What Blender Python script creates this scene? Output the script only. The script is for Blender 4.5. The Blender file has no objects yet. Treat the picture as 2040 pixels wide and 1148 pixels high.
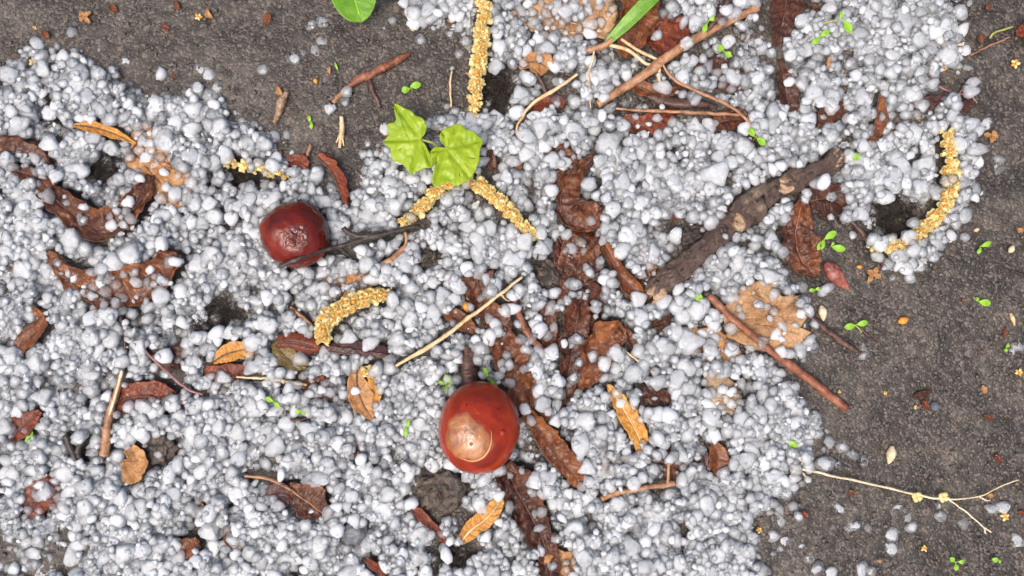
import bpy, math, random
import numpy as np
from mathutils import Vector

random.seed(11)
RNG = np.random.default_rng(11)
SC = bpy.context.scene
COL = SC.collection
R = math.radians

# ------------------------------------------------------------------ units
# The plot of ground is about 36 cm wide.  Positions are authored in ground units
# (1 unit = 0.1765 mm, the photograph's pixel at ground level) and stored in metres.
U = 0.36 / 2040.0
EYE = 2040.0 * 26.0 / 36.0          # height of the lens above the soil, in units

# ------------------------------------------------------------------ camera
cam = bpy.data.cameras.new('camera')
cam.lens = 26.0
cam.sensor_width = 36.0
cam.clip_start = 0.005
cam.clip_end = 400.0
cam_ob = bpy.data.objects.new('camera', cam)
COL.objects.link(cam_ob)
cam_ob.location = (0, 0, EYE * U)
cam_ob.rotation_euler = (0, 0, 0)
SC.camera = cam_ob

# ------------------------------------------------------------------ sky and sun (overcast)
SUN_AZ = math.atan2(-0.62, -0.78)
SUN_EL = R(66)
world = bpy.data.worlds.new('World')
SC.world = world
world.use_nodes = True
wn = world.node_tree
sky = wn.nodes.new('ShaderNodeTexSky')
sky.sky_type = 'NISHITA'
sky.sun_disc = False
sky.sun_elevation = SUN_EL
sky.sun_rotation = SUN_AZ
sky.air_density = 1.0
sky.dust_density = 7.0
sky.ozone_density = 1.0
wn.nodes['Background'].inputs['Strength'].default_value = 0.15
wn.links.new(sky.outputs[0], wn.nodes['Background'].inputs['Color'])
sun = bpy.data.lights.new('sun', 'SUN')
sun.energy = 0.5
sun.angle = R(50)
sun.color = (1.0, 0.985, 0.96)
sun_ob = bpy.data.objects.new('sun', sun)
COL.objects.link(sun_ob)
sd = Vector((math.sin(SUN_AZ) * math.cos(SUN_EL), math.cos(SUN_AZ) * math.cos(SUN_EL), math.sin(SUN_EL)))
sun_ob.rotation_euler = sd.to_track_quat('Z', 'Y').to_euler()
sun_ob.location = sd * 2

SC.view_settings.view_transform = 'Standard'
SC.view_settings.look = 'None'
SC.view_settings.gamma = 1.0
SC.view_settings.exposure = 0.78
SC.view_settings.use_curve_mapping = False
SC.cycles.max_bounces = 12
SC.cycles.transmission_bounces = 10
SC.cycles.transparent_max_bounces = 32
SC.cycles.caustics_reflective = False
SC.cycles.caustics_refractive = True
SC.cycles.use_denoising = True

# ------------------------------------------------------------------ noise
def _hash(ix, iy, iz, seed):
    h = (ix * 374761393 + iy * 668265263 + iz * 2147483647 + seed * 974634777) & 0xFFFFFFFF
    h = ((h ^ (h >> 13)) * 1274126177) & 0xFFFFFFFF
    h = ((h ^ (h >> 16)) * 2246822519) & 0xFFFFFFFF
    return ((h ^ (h >> 15)) & 0xFFFFFF) / float(0xFFFFFF) * 2.0 - 1.0

def vnoise(x, y, z=0.0, seed=0):
    x = np.asarray(x, float); y = np.asarray(y, float)
    z = np.zeros_like(x) + z
    xi = np.floor(x).astype(np.int64); yi = np.floor(y).astype(np.int64); zi = np.floor(z).astype(np.int64)
    fx = x - xi; fy = y - yi; fz = z - zi
    fx = fx * fx * (3 - 2 * fx); fy = fy * fy * (3 - 2 * fy); fz = fz * fz * (3 - 2 * fz)
    out = 0.0
    for dz in (0, 1):
        wz = fz if dz else 1 - fz
        for dy in (0, 1):
            wy = fy if dy else 1 - fy
            for dx in (0, 1):
                wx = fx if dx else 1 - fx
                out = out + _hash(xi + dx, yi + dy, zi + dz, seed) * wx * wy * wz
    return out

def fbm(x, y, z=0.0, octv=3, seed=0, gain=0.5):
    a, s, out = 1.0, 1.0, 0.0
    for k in range(octv):
        out = out + a * vnoise(np.asarray(x) * s, np.asarray(y) * s, np.asarray(z) * s, seed + 17 * k)
        a *= gain; s *= 2.03
    return out

# ------------------------------------------------------------------ materials
class Nodes:
    def __init__(self, name):
        self.m = bpy.data.materials.new(name)
        self.m.use_nodes = True
        self.t = self.m.node_tree
        self.b = self.t.nodes['Principled BSDF']
        self.out = self.t.nodes['Material Output']
    def n(self, kind, **kw):
        nd = self.t.nodes.new(kind)
        for k, v in kw.items():
            if k in nd.inputs.keys() if hasattr(nd.inputs, 'keys') else False:
                nd.inputs[k].default_value = v
            else:
                setattr(nd, k, v)
        return nd
    def l(self, a, b):
        self.t.links.new(a, b)
    def coords(self, kind='Object'):
        return self.n('ShaderNodeTexCoord').outputs[kind]
    def noise(self, co, scale, detail=3, rough=0.55, dist=0.0):
        nd = self.n('ShaderNodeTexNoise')
        nd.inputs['Scale'].default_value = scale
        nd.inputs['Detail'].default_value = detail
        nd.inputs['Roughness'].default_value = rough
        nd.inputs['Distortion'].default_value = dist
        self.l(co, nd.inputs['Vector'])
        return nd.outputs['Fac']
    def ramp(self, fac, stops):
        nd = self.n('ShaderNodeValToRGB')
        el = nd.color_ramp.elements
        while len(el) < len(stops):
            el.new(0.5)
        for e, (p, c) in zip(el, stops):
            e.position = p
            e.color = (c[0], c[1], c[2], 1) if not isinstance(c, (int, float)) else (c, c, c, 1)
        self.l(fac, nd.inputs['Fac'])
        return nd.outputs['Color']
    def mix(self, fac, a, b, mode='MIX'):
        nd = self.n('ShaderNodeMix')
        nd.data_type = 'RGBA'; nd.blend_type = mode
        for s, v in ((0, fac), (6, a), (7, b)):
            if isinstance(v, bpy.types.NodeSocket):
                self.l(v, nd.inputs[s])
            elif isinstance(v, (int, float)):
                nd.inputs[s].default_value = v if s == 0 else (v, v, v, 1)
            else:
                nd.inputs[s].default_value = (v[0], v[1], v[2], 1)
        return nd.outputs[2]
    def math(self, op, a, b=0.0, c=0.0):
        nd = self.n('ShaderNodeMath'); nd.operation = op
        for i, v in enumerate((a, b, c)):
            if isinstance(v, bpy.types.NodeSocket):
                self.l(v, nd.inputs[i])
            else:
                nd.inputs[i].default_value = v
        return nd.outputs[0]
    def bump(self, h, dist, strength=1.0):
        nd = self.n('ShaderNodeBump')
        nd.inputs['Strength'].default_value = strength
        nd.inputs['Distance'].default_value = dist
        self.l(h, nd.inputs['Height'])
        return nd
    def set(self, **kw):
        for k, v in kw.items():
            k = k.replace('_', ' ')
            s = self.b.inputs[k]
            if isinstance(v, bpy.types.NodeSocket):
                self.l(v, s)
            else:
                s.default_value = v
        return self

MAT = {}

def soil_material():
    q = Nodes('wet_soil')
    co = q.coords('Object')
    big = q.noise(co, 24, 4, 0.6)
    mid = q.noise(co, 190, 4, 0.6)
    fine = q.noise(co, 900, 3, 0.7)
    grit = q.n('ShaderNodeTexVoronoi'); grit.inputs['Scale'].default_value = 1250
    q.l(co, grit.inputs['Vector'])
    patch = q.noise(co, 62, 5, 0.65, 0.5)
    base = q.ramp(big, [(0.3, (0.042, 0.035, 0.029)), (0.5, (0.066, 0.056, 0.046)), (0.72, (0.095, 0.082, 0.067))])
    base = q.mix(q.ramp(patch, [(0.36, 0.9), (0.54, 0.0)]), base, (0.024, 0.020, 0.017))
    base = q.mix(q.math('MULTIPLY', q.ramp(patch, [(0.56, 0.0), (0.72, 1.0)]), 0.55), base, (0.165, 0.135, 0.108))
    base = q.mix(q.ramp(mid, [(0.38, 0.75), (0.56, 0.0)]), base, (0.028, 0.022, 0.018))
    sep = q.n('ShaderNodeSeparateColor'); q.l(grit.outputs['Color'], sep.inputs[0])
    g1 = q.ramp(sep.outputs[0], [(0.72, 0.0), (0.84, 0.8)])
    base = q.mix(q.math('MULTIPLY', g1, 0.30), base, (0.34, 0.29, 0.24))
    g2 = q.ramp(sep.outputs[1], [(0.78, 0.0), (0.88, 1.0)])
    base = q.mix(q.math('MULTIPLY', g2, 0.5), base, (0.022, 0.019, 0.018))
    g3 = q.ramp(sep.outputs[2], [(0.95, 0.0), (0.97, 1.0)])
    base = q.mix(q.math('MULTIPLY', g3, 0.2), base, (0.30, 0.15, 0.07))
    h = q.math('ADD', q.math('MULTIPLY', fine, 1.0), q.math('MULTIPLY', grit.outputs['Distance'], -0.45))
    h = q.math('ADD', h, q.math('MULTIPLY', mid, 1.2))
    bp = q.bump(h, 0.0006, 0.85)
    rg = q.ramp(mid, [(0.3, 0.22), (0.7, 0.46)])
    q.set(Base_Color=base, Roughness=rg, Normal=bp.outputs[0])
    q.b.inputs['Specular IOR Level'].default_value = 0.32
    return q.m

def ice_material(name, attr=None, lo=0.1, hi=0.9):
    q = Nodes(name)
    if attr:
        a = q.n('ShaderNodeAttribute'); a.attribute_name = attr
        t = a.outputs['Fac']
    else:
        t = q.n('ShaderNodeObjectInfo').outputs['Random']
    geo = q.n('ShaderNodeNewGeometry')
    co = geo.outputs['Position']
    cl = q.noise(co, 520, 3, 0.6)
    white = q.math('ADD', q.math('MULTIPLY', t, hi - lo), lo)
    white = q.math('ADD', white, q.math('MULTIPLY', q.math('SUBTRACT', cl, 0.5), 0.55))
    cp = q.n('ShaderNodeClamp'); cp.inputs['Max'].default_value = 0.96; cp.inputs['Min'].default_value = 0.05
    q.l(white, cp.inputs['Value'])
    fine = q.noise(co, 1700, 3, 0.6)
    bp = q.bump(q.math('ADD', fine, q.math('MULTIPLY', cl, 0.9)), 0.00035, 0.45)
    # milky ice: light enters and leaves on every side
    milk_d = q.n('ShaderNodeBsdfDiffuse'); milk_t = q.n('ShaderNodeBsdfTranslucent')
    for s in (milk_d, milk_t):
        s.inputs['Color'].default_value = (0.950, 0.978, 0.998, 1)
        q.l(bp.outputs[0], s.inputs['Normal'])
    milk = q.n('ShaderNodeMixShader'); milk.inputs[0].default_value = 0.5
    q.l(milk_d.outputs[0], milk.inputs[1]); q.l(milk_t.outputs[0], milk.inputs[2])
    # clear ice
    g = q.n('ShaderNodeBsdfRefraction'); g.inputs['Roughness'].default_value = 0.12; g.inputs['IOR'].default_value = 1.31
    g.inputs['Color'].default_value = (0.985, 0.992, 0.996, 1)
    q.l(bp.outputs[0], g.inputs['Normal'])
    tr = q.n('ShaderNodeBsdfTransparent'); tr.inputs['Color'].default_value = (0.985, 0.992, 0.996, 1)
    m1 = q.n('ShaderNodeMixShader'); m1.inputs[0].default_value = 0.5
    q.l(g.outputs[0], m1.inputs[1]); q.l(tr.outputs[0], m1.inputs[2])
    m2 = q.n('ShaderNodeMixShader'); q.l(cp.outputs[0], m2.inputs[0])
    q.l(m1.outputs[0], m2.inputs[1]); q.l(milk.outputs[0], m2.inputs[2])
    # wet skin
    fr = q.n('ShaderNodeFresnel'); fr.inputs['IOR'].default_value = 1.33
    q.l(bp.outputs[0], fr.inputs['Normal'])
    gl = q.n('ShaderNodeBsdfGlossy'); gl.inputs['Roughness'].default_value = 0.2
    q.l(bp.outputs[0], gl.inputs['Normal'])
    m3 = q.n('ShaderNodeMixShader'); q.l(fr.outputs[0], m3.inputs[0])
    q.l(m2.outputs[0], m3.inputs[1]); q.l(gl.outputs[0], m3.inputs[2])
    q.l(m3.outputs[0], q.out.inputs[0])
    return q.m

def leaf_material(name, dark, mid, light, rough=0.38, coat=0.45, veins=0.5, spots=0.35, translucent=0.0, vein_col=None, scale=1.0):
    if spots:
        k = 0.58 if mid[0] < 0.35 else 0.76
        dark, mid, light = [[col[0] * k * 1.12, col[1] * k, col[2] * k * 0.82] for col in (dark, mid, light)]
    q = Nodes(name)
    co = q.coords('Object')
    uv = q.coords('UV')
    n1 = q.noise(co, 130 * scale, 4, 0.6, 0.6)
    n2 = q.noise(co, 480 * scale, 3, 0.65, 0.4)
    base = q.ramp(n1, [(0.28, dark), (0.5, mid), (0.74, light)])
    base = q.mix(q.math('MULTIPLY', q.ramp(n2, [(0.5, 0.0), (0.68, 1.0)]), spots), base, [c * 0.4 for c in dark])
    base = q.mix(q.math('MULTIPLY', q.ramp(n2, [(0.28, 1.0), (0.42, 0.0)]), spots * 0.7), base, light)
    sep = q.n('ShaderNodeSeparateXYZ'); q.l(uv, sep.inputs[0])
    au = q.math('ABSOLUTE', sep.outputs[1])
    ph = q.math('ADD', sep.outputs[0], q.math('MULTIPLY', au, -0.9))
    ph = q.math('ADD', ph, q.math('MULTIPLY', n1, 1.3))
    fr = q.math('PINGPONG', ph, 0.5)
    vm = q.math('MULTIPLY', q.ramp(fr, [(0.0, 1.0), (0.09, 0.0)]), q.ramp(n2, [(0.35, 1.0), (0.6, 0.15)]))
    vc = vein_col or [min(1, c * 1.5 + 0.02) for c in mid]
    base = q.mix(q.math('MULTIPLY', vm, veins), base, vc)
    h = q.math('ADD', q.math('MULTIPLY', n2, 0.9), q.math('MULTIPLY', q.ramp(fr, [(0.0, 0.0), (0.22, 1.0)]), veins))
    net = q.n('ShaderNodeTexVoronoi'); net.feature = 'DISTANCE_TO_EDGE'; net.inputs['Scale'].default_value = 640
    q.l(co, net.inputs['Vector'])
    nl = q.ramp(net.outputs['Distance'], [(0.0, 1.0), (0.12, 0.0)])
    base = q.mix(q.math('MULTIPLY', nl, 0.2 * (1 if spots else 0)), base, [c * 0.5 for c in dark])
    fine = q.noise(co, 1900, 2, 0.6)
    h = q.math('ADD', h, q.math('MULTIPLY', fine, 0.35))
    h = q.math('ADD', h, q.math('MULTIPLY', nl, -0.4 * (1 if spots else 0)))
    bp = q.bump(h, 0.0006, 0.55)
    rg = q.ramp(n2, [(0.3, max(0.12, rough - 0.14)), (0.7, min(0.9, rough + 0.18))])
    q.set(Base_Color=base, Roughness=rg, Normal=bp.outputs[0])
    q.b.inputs['Specular IOR Level'].default_value = 0.22 if spots else 0.4
    q.b.inputs['Coat Weight'].default_value = coat * 0.55
    q.b.inputs['Coat Roughness'].default_value = 0.07
    if translucent:
        tb = q.n('ShaderNodeBsdfTranslucent'); q.l(base, tb.inputs['Color'])
        mx = q.n('ShaderNodeMixShader'); mx.inputs[0].default_value = translucent
        q.l(q.b.outputs[0], mx.inputs[1]); q.l(tb.outputs[0], mx.inputs[2]); q.l(mx.outputs[0], q.out.inputs[0])
    return q.m

def plain_material(name, c1, c2, c3=None, grime=0.4, scale=300, rough=0.45, coat=0.2, bump=0.0004, stretch=None, spec=0.25, detail=4):
    q = Nodes(name)
    co = q.coords('Object')
    if stretch:
        mp = q.n('ShaderNodeMapping'); mp.inputs['Scale'].default_value = stretch
        q.l(co, mp.inputs['Vector']); co = mp.outputs[0]
    n1 = q.noise(co, scale, detail, 0.6, 0.3)
    n2 = q.noise(co, scale * 4, 3, 0.6)
    stops = [(0.32, c1), (0.62, c2)] if c3 is None else [(0.3, c1), (0.5, c2), (0.7, c3)]
    base = q.ramp(n1, stops)
    base = q.mix(q.math('MULTIPLY', q.ramp(n2, [(0.5, 0.0), (0.7, 1.0)]), grime), base, [c * 0.45 for c in c1])
    bp = q.bump(q.math('ADD', n1, q.math('MULTIPLY', n2, 0.6)), bump, 0.8)
    q.set(Base_Color=base, Roughness=rough, Normal=bp.outputs[0])
    q.b.inputs['Coat Weight'].default_value = coat * (0.6 if coat < 0.7 else 1)
    q.b.inputs['Coat Roughness'].default_value = 0.1
    q.b.inputs['Specular IOR Level'].default_value = spec
    return q.m

def bark_material(name, dark, mid, light):
    q = Nodes(name)
    uv = q.coords('UV'); co = q.coords('Object')
    mp = q.n('ShaderNodeMapping'); mp.inputs['Scale'].default_value = (0.55, 5.0, 1)
    q.l(uv, mp.inputs['Vector'])
    st = q.noise(mp.outputs[0], 9, 5, 0.65, 1.2)
    bl = q.noise(co, 95, 4, 0.6)
    fn = q.noise(co, 700, 4, 0.65)
    base = q.ramp(st, [(0.30, dark), (0.52, mid), (0.74, [c * 1.5 for c in mid])])
    base = q.mix(q.math('MULTIPLY', q.ramp(bl, [(0.54, 0.0), (0.66, 1.0)]), 0.8), base, q.ramp(fn, [(0.4, [c * 0.5 for c in light]), (0.62, light)]))
    base = q.mix(q.ramp(fn, [(0.60, 0.0), (0.66, 0.85)]), base, [c * 0.35 for c in dark])
    h = q.math('ADD', st, q.math('MULTIPLY', fn, 0.8))
    bp = q.bump(h, 0.002, 1.0)
    q.set(Base_Color=base, Roughness=0.5, Normal=bp.outputs[0])
    q.b.inputs['Coat Weight'].default_value = 0.25
    q.b.inputs['Coat Roughness'].default_value = 0.2
    return q.m

def chestnut_material(name, c1, c2, c3):
    q = Nodes(name)
    co = q.coords('Object')
    mp = q.n('ShaderNodeMapping'); mp.inputs['Scale'].default_value = (1, 1, 2.2)
    q.l(co, mp.inputs['Vector'])
    n1 = q.noise(mp.outputs[0], 60, 3, 0.5, 1.0)
    n2 = q.noise(mp.outputs[0], 260, 4, 0.6, 0.8)
    base = q.ramp(n1, [(0.3, c1), (0.52, c2), (0.75, c3)])
    base = q.mix(q.math('MULTIPLY', q.ramp(n2, [(0.5, 0.0), (0.75, 1.0)]), 0.35), base, c1)
    sp = q.noise(co, 900, 2, 0.5)
    bp = q.bump(q.math('ADD', q.math('MULTIPLY', n2, 1.0), q.math('MULTIPLY', sp, 0.25)), 0.00045, 0.5)
    q.set(Base_Color=base, Roughness=q.ramp(n2, [(0.3, 0.26), (0.7, 0.44)]))
    q.b.inputs['Specular IOR Level'].default_value = 0.0
    q.b.inputs['Coat Weight'].default_value = 1.0
    q.b.inputs['Coat Roughness'].default_value = 0.035
    q.b.inputs['Coat IOR'].default_value = 1.42
    q.l(bp.outputs[0], q.b.inputs['Normal'])
    bp2 = q.bump(q.math('ADD', n2, q.math('MULTIPLY', sp, 0.2)), 0.0009, 0.5)
    q.l(bp2.outputs[0], q.b.inputs['Coat Normal'])
    return q.m

MAT['soil'] = soil_material()
MAT['ice_mass'] = ice_material('hail_ice_mass', 'tone', 0.0, 1.0)
MAT['ice'] = ice_material('hail_ice', None, 0.32, 0.62)
MAT['ice_core'] = ice_material('hail_ice_core', None, 0.75, 1.2)
MAT['ice_clear'] = ice_material('hail_ice_clear', None, 0.08, 0.25)
MAT['dark'] = leaf_material('leaf_dark_brown', (0.025, 0.009, 0.006), (0.085, 0.027, 0.014), (0.21, 0.073, 0.032), coat=0.35, rough=0.32)
MAT['brown'] = leaf_material('leaf_brown', (0.030, 0.010, 0.006), (0.13, 0.042, 0.017), (0.34, 0.130, 0.048), coat=0.4, rough=0.3)
MAT['orange'] = leaf_material('leaf_orange_brown', (0.060, 0.018, 0.008), (0.22, 0.070, 0.022), (0.47, 0.19, 0.060), coat=0.4, rough=0.3)
MAT['red'] = leaf_material('leaf_red_brown', (0.09, 0.020, 0.010), (0.23, 0.048, 0.018), (0.40, 0.115, 0.040), coat=0.35)
MAT['tan'] = leaf_material('leaf_tan', (0.26, 0.12, 0.05), (0.46, 0.26, 0.125), (0.62, 0.41, 0.24), rough=0.55, coat=0.15, veins=0.3)
MAT['pale'] = leaf_material('leaf_pale_tan', (0.24, 0.13, 0.065), (0.43, 0.27, 0.155), (0.60, 0.44, 0.30), rough=0.6, coat=0.1, veins=0.2)
MAT['yellow'] = leaf_material('leaf_yellow', (0.36, 0.15, 0.03), (0.56, 0.29, 0.06), (0.68, 0.45, 0.16), coat=0.35, veins=0.3, spots=0.25)
MAT['olive'] = leaf_material('leaf_olive', (0.10, 0.075, 0.012), (0.20, 0.15, 0.02), (0.30, 0.23, 0.05), coat=0.8, veins=0.2)
MAT['plum'] = leaf_material('leaf_plum', (0.035, 0.014, 0.014), (0.10, 0.042, 0.042), (0.20, 0.10, 0.10), coat=0.6)
MAT['green'] = leaf_material('leaf_spring_green', (0.24, 0.38, 0.012), (0.36, 0.49, 0.018), (0.46, 0.55, 0.04), rough=0.3, coat=0.3, veins=0.0, spots=0.0, translucent=0.35, scale=0.5)
MAT['deepgreen'] = leaf_material('leaf_deep_green', (0.07, 0.19, 0.006), (0.12, 0.28, 0.010), (0.18, 0.36, 0.02), rough=0.3, coat=0.4, veins=0.25, spots=0.0, translucent=0.15, vein_col=(0.2, 0.36, 0.05))
MAT['sprout'] = plain_material('sprout_green', (0.22, 0.46, 0.03), (0.34, 0.60, 0.06), scale=160, rough=0.35, coat=0.2, bump=0.0001)
MAT['stem'] = plain_material('sprout_stem', (0.28, 0.24, 0.07), (0.36, 0.42, 0.10), scale=200, rough=0.4)
MAT['straw'] = plain_material('straw', (0.40, 0.25, 0.11), (0.62, 0.45, 0.25), (0.72, 0.58, 0.38), scale=260, rough=0.5)
MAT['cream'] = plain_material('cream_stalk', (0.50, 0.38, 0.22), (0.74, 0.63, 0.44), scale=260, rough=0.5)
MAT['redtwig'] = plain_material('red_brown_twig', (0.10, 0.032, 0.018), (0.24, 0.085, 0.045), (0.36, 0.16, 0.09), scale=330, rough=0.45, coat=0.3)
MAT['tantwig'] = plain_material('tan_twig', (0.16, 0.07, 0.035), (0.34, 0.17, 0.085), (0.48, 0.28, 0.16), scale=330, rough=0.45, coat=0.3)
MAT['blacktwig'] = plain_material('black_twig', (0.012, 0.009, 0.008), (0.035, 0.026, 0.022), (0.11, 0.08, 0.065), scale=420, rough=0.42, coat=0.3)
MAT['darktwig'] = plain_material('dark_twig', (0.035, 0.018, 0.013), (0.09, 0.046, 0.034), (0.17, 0.10, 0.08), scale=380, rough=0.5, coat=0.3)
MAT['pink'] = plain_material('pink_thread', (0.20, 0.08, 0.075), (0.36, 0.18, 0.17), scale=200, rough=0.4)
MAT['bark'] = bark_material('branch_bark', (0.045, 0.026, 0.019), (0.185, 0.115, 0.085), (0.60, 0.45, 0.30))
MAT['wood'] = plain_material('split_wood', (0.14, 0.08, 0.045), (0.32, 0.21, 0.13), (0.50, 0.37, 0.24), scale=420, rough=0.6, coat=0.05, bump=0.0008)
MAT['shell'] = chestnut_material('chestnut_red_brown', (0.12, 0.008, 0.002), (0.27, 0.021, 0.003), (0.40, 0.050, 0.005))
MAT['shell_dark'] = chestnut_material('chestnut_dark', (0.050, 0.003, 0.001), (0.12, 0.007, 0.001), (0.22, 0.019, 0.002))
def scar_material():
    q = Nodes('chestnut_scar')
    co = q.coords('Object')
    n1 = q.noise(co, 75, 4, 0.6, 1.2); n2 = q.noise(co, 330, 4, 0.65, 0.6); n3 = q.noise(co, 120, 3, 0.6, 2.0)
    base = q.ramp(n1, [(0.32, (0.15, 0.042, 0.007)), (0.5, (0.32, 0.108, 0.014)), (0.68, (0.42, 0.19, 0.045))])
    base = q.mix(q.math('MULTIPLY', q.ramp(n3, [(0.54, 0.0), (0.66, 1.0)]), 0.7), base, (0.28, 0.18, 0.12))
    base = q.mix(q.math('MULTIPLY', q.ramp(n2, [(0.54, 0.0), (0.66, 1.0)]), 0.75), base, (0.075, 0.022, 0.008))
    at = q.n('ShaderNodeAttribute'); at.attribute_name = 'rim'
    rim = q.math('ADD', q.math('MULTIPLY', at.outputs['Fac'], 1.1), q.math('MULTIPLY', q.math('SUBTRACT', n3, 0.55), 1.3))
    base = q.mix(q.ramp(rim, [(0.12, 0.0), (0.75, 1.0)]), base, (0.24, 0.040, 0.006))
    bp = q.bump(q.math('ADD', n1, q.math('MULTIPLY', n2, 0.4)), 0.0006, 0.5)
    q.set(Base_Color=base, Roughness=0.35, Normal=bp.outputs[0])
    q.b.inputs['Coat Weight'].default_value = 0.9; q.b.inputs['Coat Roughness'].default_value = 0.1
    q.l(bp.outputs[0], q.b.inputs['Coat Normal'])
    return q.m
MAT['scar'] = scar_material()
MAT['scar_dark'] = plain_material('chestnut_dark_scar', (0.07, 0.010, 0.006), (0.15, 0.024, 0.012), scale=300, rough=0.3, coat=0.9, bump=0.0008)
MAT['scar_rim'] = plain_material('chestnut_scar_rim', (0.42, 0.15, 0.03), (0.60, 0.28, 0.08), scale=300, rough=0.3, coat=0.8, bump=0.0003)
MAT['floret'] = plain_material('catkin_cream', (0.82, 0.64, 0.22), (0.90, 0.78, 0.38), (0.94, 0.88, 0.58), grime=0.0, scale=1.2, rough=0.5, coat=0.05, bump=0.0)
MAT['anther'] = plain_material('catkin_orange', (0.55, 0.19, 0.02), (0.74, 0.34, 0.06), grime=0.0, scale=2.0, rough=0.4, coat=0.2, bump=0.0)
def thin(m, share):
    t = m.node_tree; b = t.nodes['Principled BSDF']; o = t.nodes['Material Output']
    tb = t.nodes.new('ShaderNodeBsdfTranslucent'); mx = t.nodes.new('ShaderNodeMixShader'); mx.inputs[0].default_value = share
    t.links.new(b.inputs['Base Color'].links[0].from_socket, tb.inputs['Color'])
    t.links.new(b.outputs[0], mx.inputs[1]); t.links.new(tb.outputs[0], mx.inputs[2]); t.links.new(mx.outputs[0], o.inputs[0])
thin(MAT['floret'], 0.4); thin(MAT['sprout'], 0.25)
MAT['axis'] = plain_material('catkin_axis', (0.60, 0.50, 0.18), (0.72, 0.62, 0.28), scale=400, rough=0.5)
MAT['fibre'] = plain_material('black_fibre', (0.018, 0.014, 0.012), (0.050, 0.038, 0.030), scale=400, rough=0.5, coat=0.1)
MAT['clod'] = plain_material('dark_clod', (0.016, 0.013, 0.011), (0.060, 0.046, 0.036), (0.17, 0.125, 0.085), scale=330, rough=0.45, coat=0.2, bump=0.0015, detail=6)
MAT['grain'] = plain_material('soil_grain', (0.050, 0.042, 0.036), (0.105, 0.088, 0.075), (0.19, 0.16, 0.135), scale=260, rough=0.4, coat=0.25)
MAT['slate'] = plain_material('blue_grey_pebble', (0.06, 0.065, 0.075), (0.13, 0.14, 0.155), scale=200, rough=0.4, coat=0.3)
MAT['fan'] = plain_material('ribbed_fan', (0.17, 0.10, 0.05), (0.30, 0.20, 0.11), (0.40, 0.29, 0.17), scale=500, rough=0.5, coat=0.1)
MAT['budred'] = plain_material('bud_red', (0.10, 0.022, 0.018), (0.25, 0.07, 0.05), (0.36, 0.14, 0.10), scale=260, rough=0.35, coat=0.5)

def web_material():
    q = Nodes('cobweb_silk')
    q.set(Base_Color=(0.75, 0.73, 0.70, 1), Roughness=0.5)
    q.b.inputs['Alpha'].default_value = 0.35
    return q.m
MAT['web'] = web_material()

# ------------------------------------------------------------------ object helpers
SPLAT = []          # (verts in units, faces, cover chance) of everything laid down before the hail

def new_mesh(name, verts, faces, uvs=None, smooth=True):
    me = bpy.data.meshes.new(name)
    me.from_pydata([tuple(v) for v in verts], [], [tuple(f) for f in faces])
    if uvs is not None:
        ul = me.uv_layers.new(name='UVMap')
        vi = np.empty(len(me.loops), np.int32); me.loops.foreach_get('vertex_index', vi)
        ul.data.foreach_set('uv', np.asarray(uvs, np.float32)[vi].ravel())
    if smooth:
        me.polygons.foreach_set('use_smooth', np.ones(len(me.polygons), bool))
    me.update()
    return me

def squeeze(z0):
    return 1.0 - z0 / EYE

def to_plane(px, py, z0=0.0):
    f = squeeze(z0)
    return (px - 1020.0) * f, -(py - 574.0) * f

class Thing:
    """An Empty at the thing's base; its parts are authored in photograph units about one depth z0."""
    def __init__(self, name, label, cat, px, py, z0=0.0, group=None, cover=0.0, splat=True, zbase=None):
        self.z0 = z0; self.f = squeeze(z0); self.cover = cover; self.splat = splat
        self.o = bpy.data.objects.new(name, None)
        COL.objects.link(self.o)
        x, y = to_plane(px, py, z0)
        self.base = np.array([x, y, 0.0 if zbase is None else zbase])
        self.o.location = self.base * U
        self.o.empty_display_size = 0.005
        self.o['label'] = label; self.o['category'] = cat
        if group: self.o['group'] = group
    def place(self, v):
        v = np.asarray(v, float).copy()
        w = np.empty_like(v)
        w[:, 0] = (v[:, 0] - 1020.0) * self.f
        w[:, 1] = -(v[:, 1] - 574.0) * self.f
        w[:, 2] = v[:, 2]
        return w
    def part(self, name, geo, mat, parent=None, thick=0.0, label=None, splat=None, smooth=True):
        v, f, uv = geo if len(geo) == 3 else (geo[0], geo[1], None)
        w = self.place(v)
        if splat if splat is not None else self.splat:
            SPLAT.append((w, f, self.cover))
        f = [tuple(reversed(q)) for q in f]          # the photograph's y runs downwards
        me = new_mesh(name, (w - self.base) * U, f, uv, smooth)
        me.materials.append(MAT[mat])
        ob = bpy.data.objects.new(name, me)
        COL.objects.link(ob)
        ob.parent = parent or self.o
        if label: ob['label'] = label
        if thick:
            md = ob.modifiers.new('thickness', 'SOLIDIFY'); md.thickness = thick * U; md.offset = 0.0
        return ob

def one(name, label, cat, geo, mat, px, py, z0=0.0, group=None, cover=0.0, thick=0.0, splat=True, kind=None):
    """A thing that is one mesh, its origin at its base."""
    x, y = to_plane(px, py, z0)
    base = np.array([x, y, 0.0]); f_ = squeeze(z0)
    v, f, uv = geo if len(geo) == 3 else (geo[0], geo[1], None)
    v = np.asarray(v, float)
    w = np.stack([(v[:, 0] - 1020) * f_, -(v[:, 1] - 574) * f_, v[:, 2]], 1)
    if splat: SPLAT.append((w, f, cover))
    f = [tuple(reversed(q)) for q in f]
    me = new_mesh(name, (w - base) * U, f, uv)
    me.materials.append(MAT[mat])
    ob = bpy.data.objects.new(name, me); COL.objects.link(ob)
    ob.location = base * U
    ob['label'] = label; ob['category'] = cat
    if group: ob['group'] = group
    if kind: ob['kind'] = kind
    if thick:
        md = ob.modifiers.new('thickness', 'SOLIDIFY'); md.thickness = thick * U; md.offset = 0.0
    return ob

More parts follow.
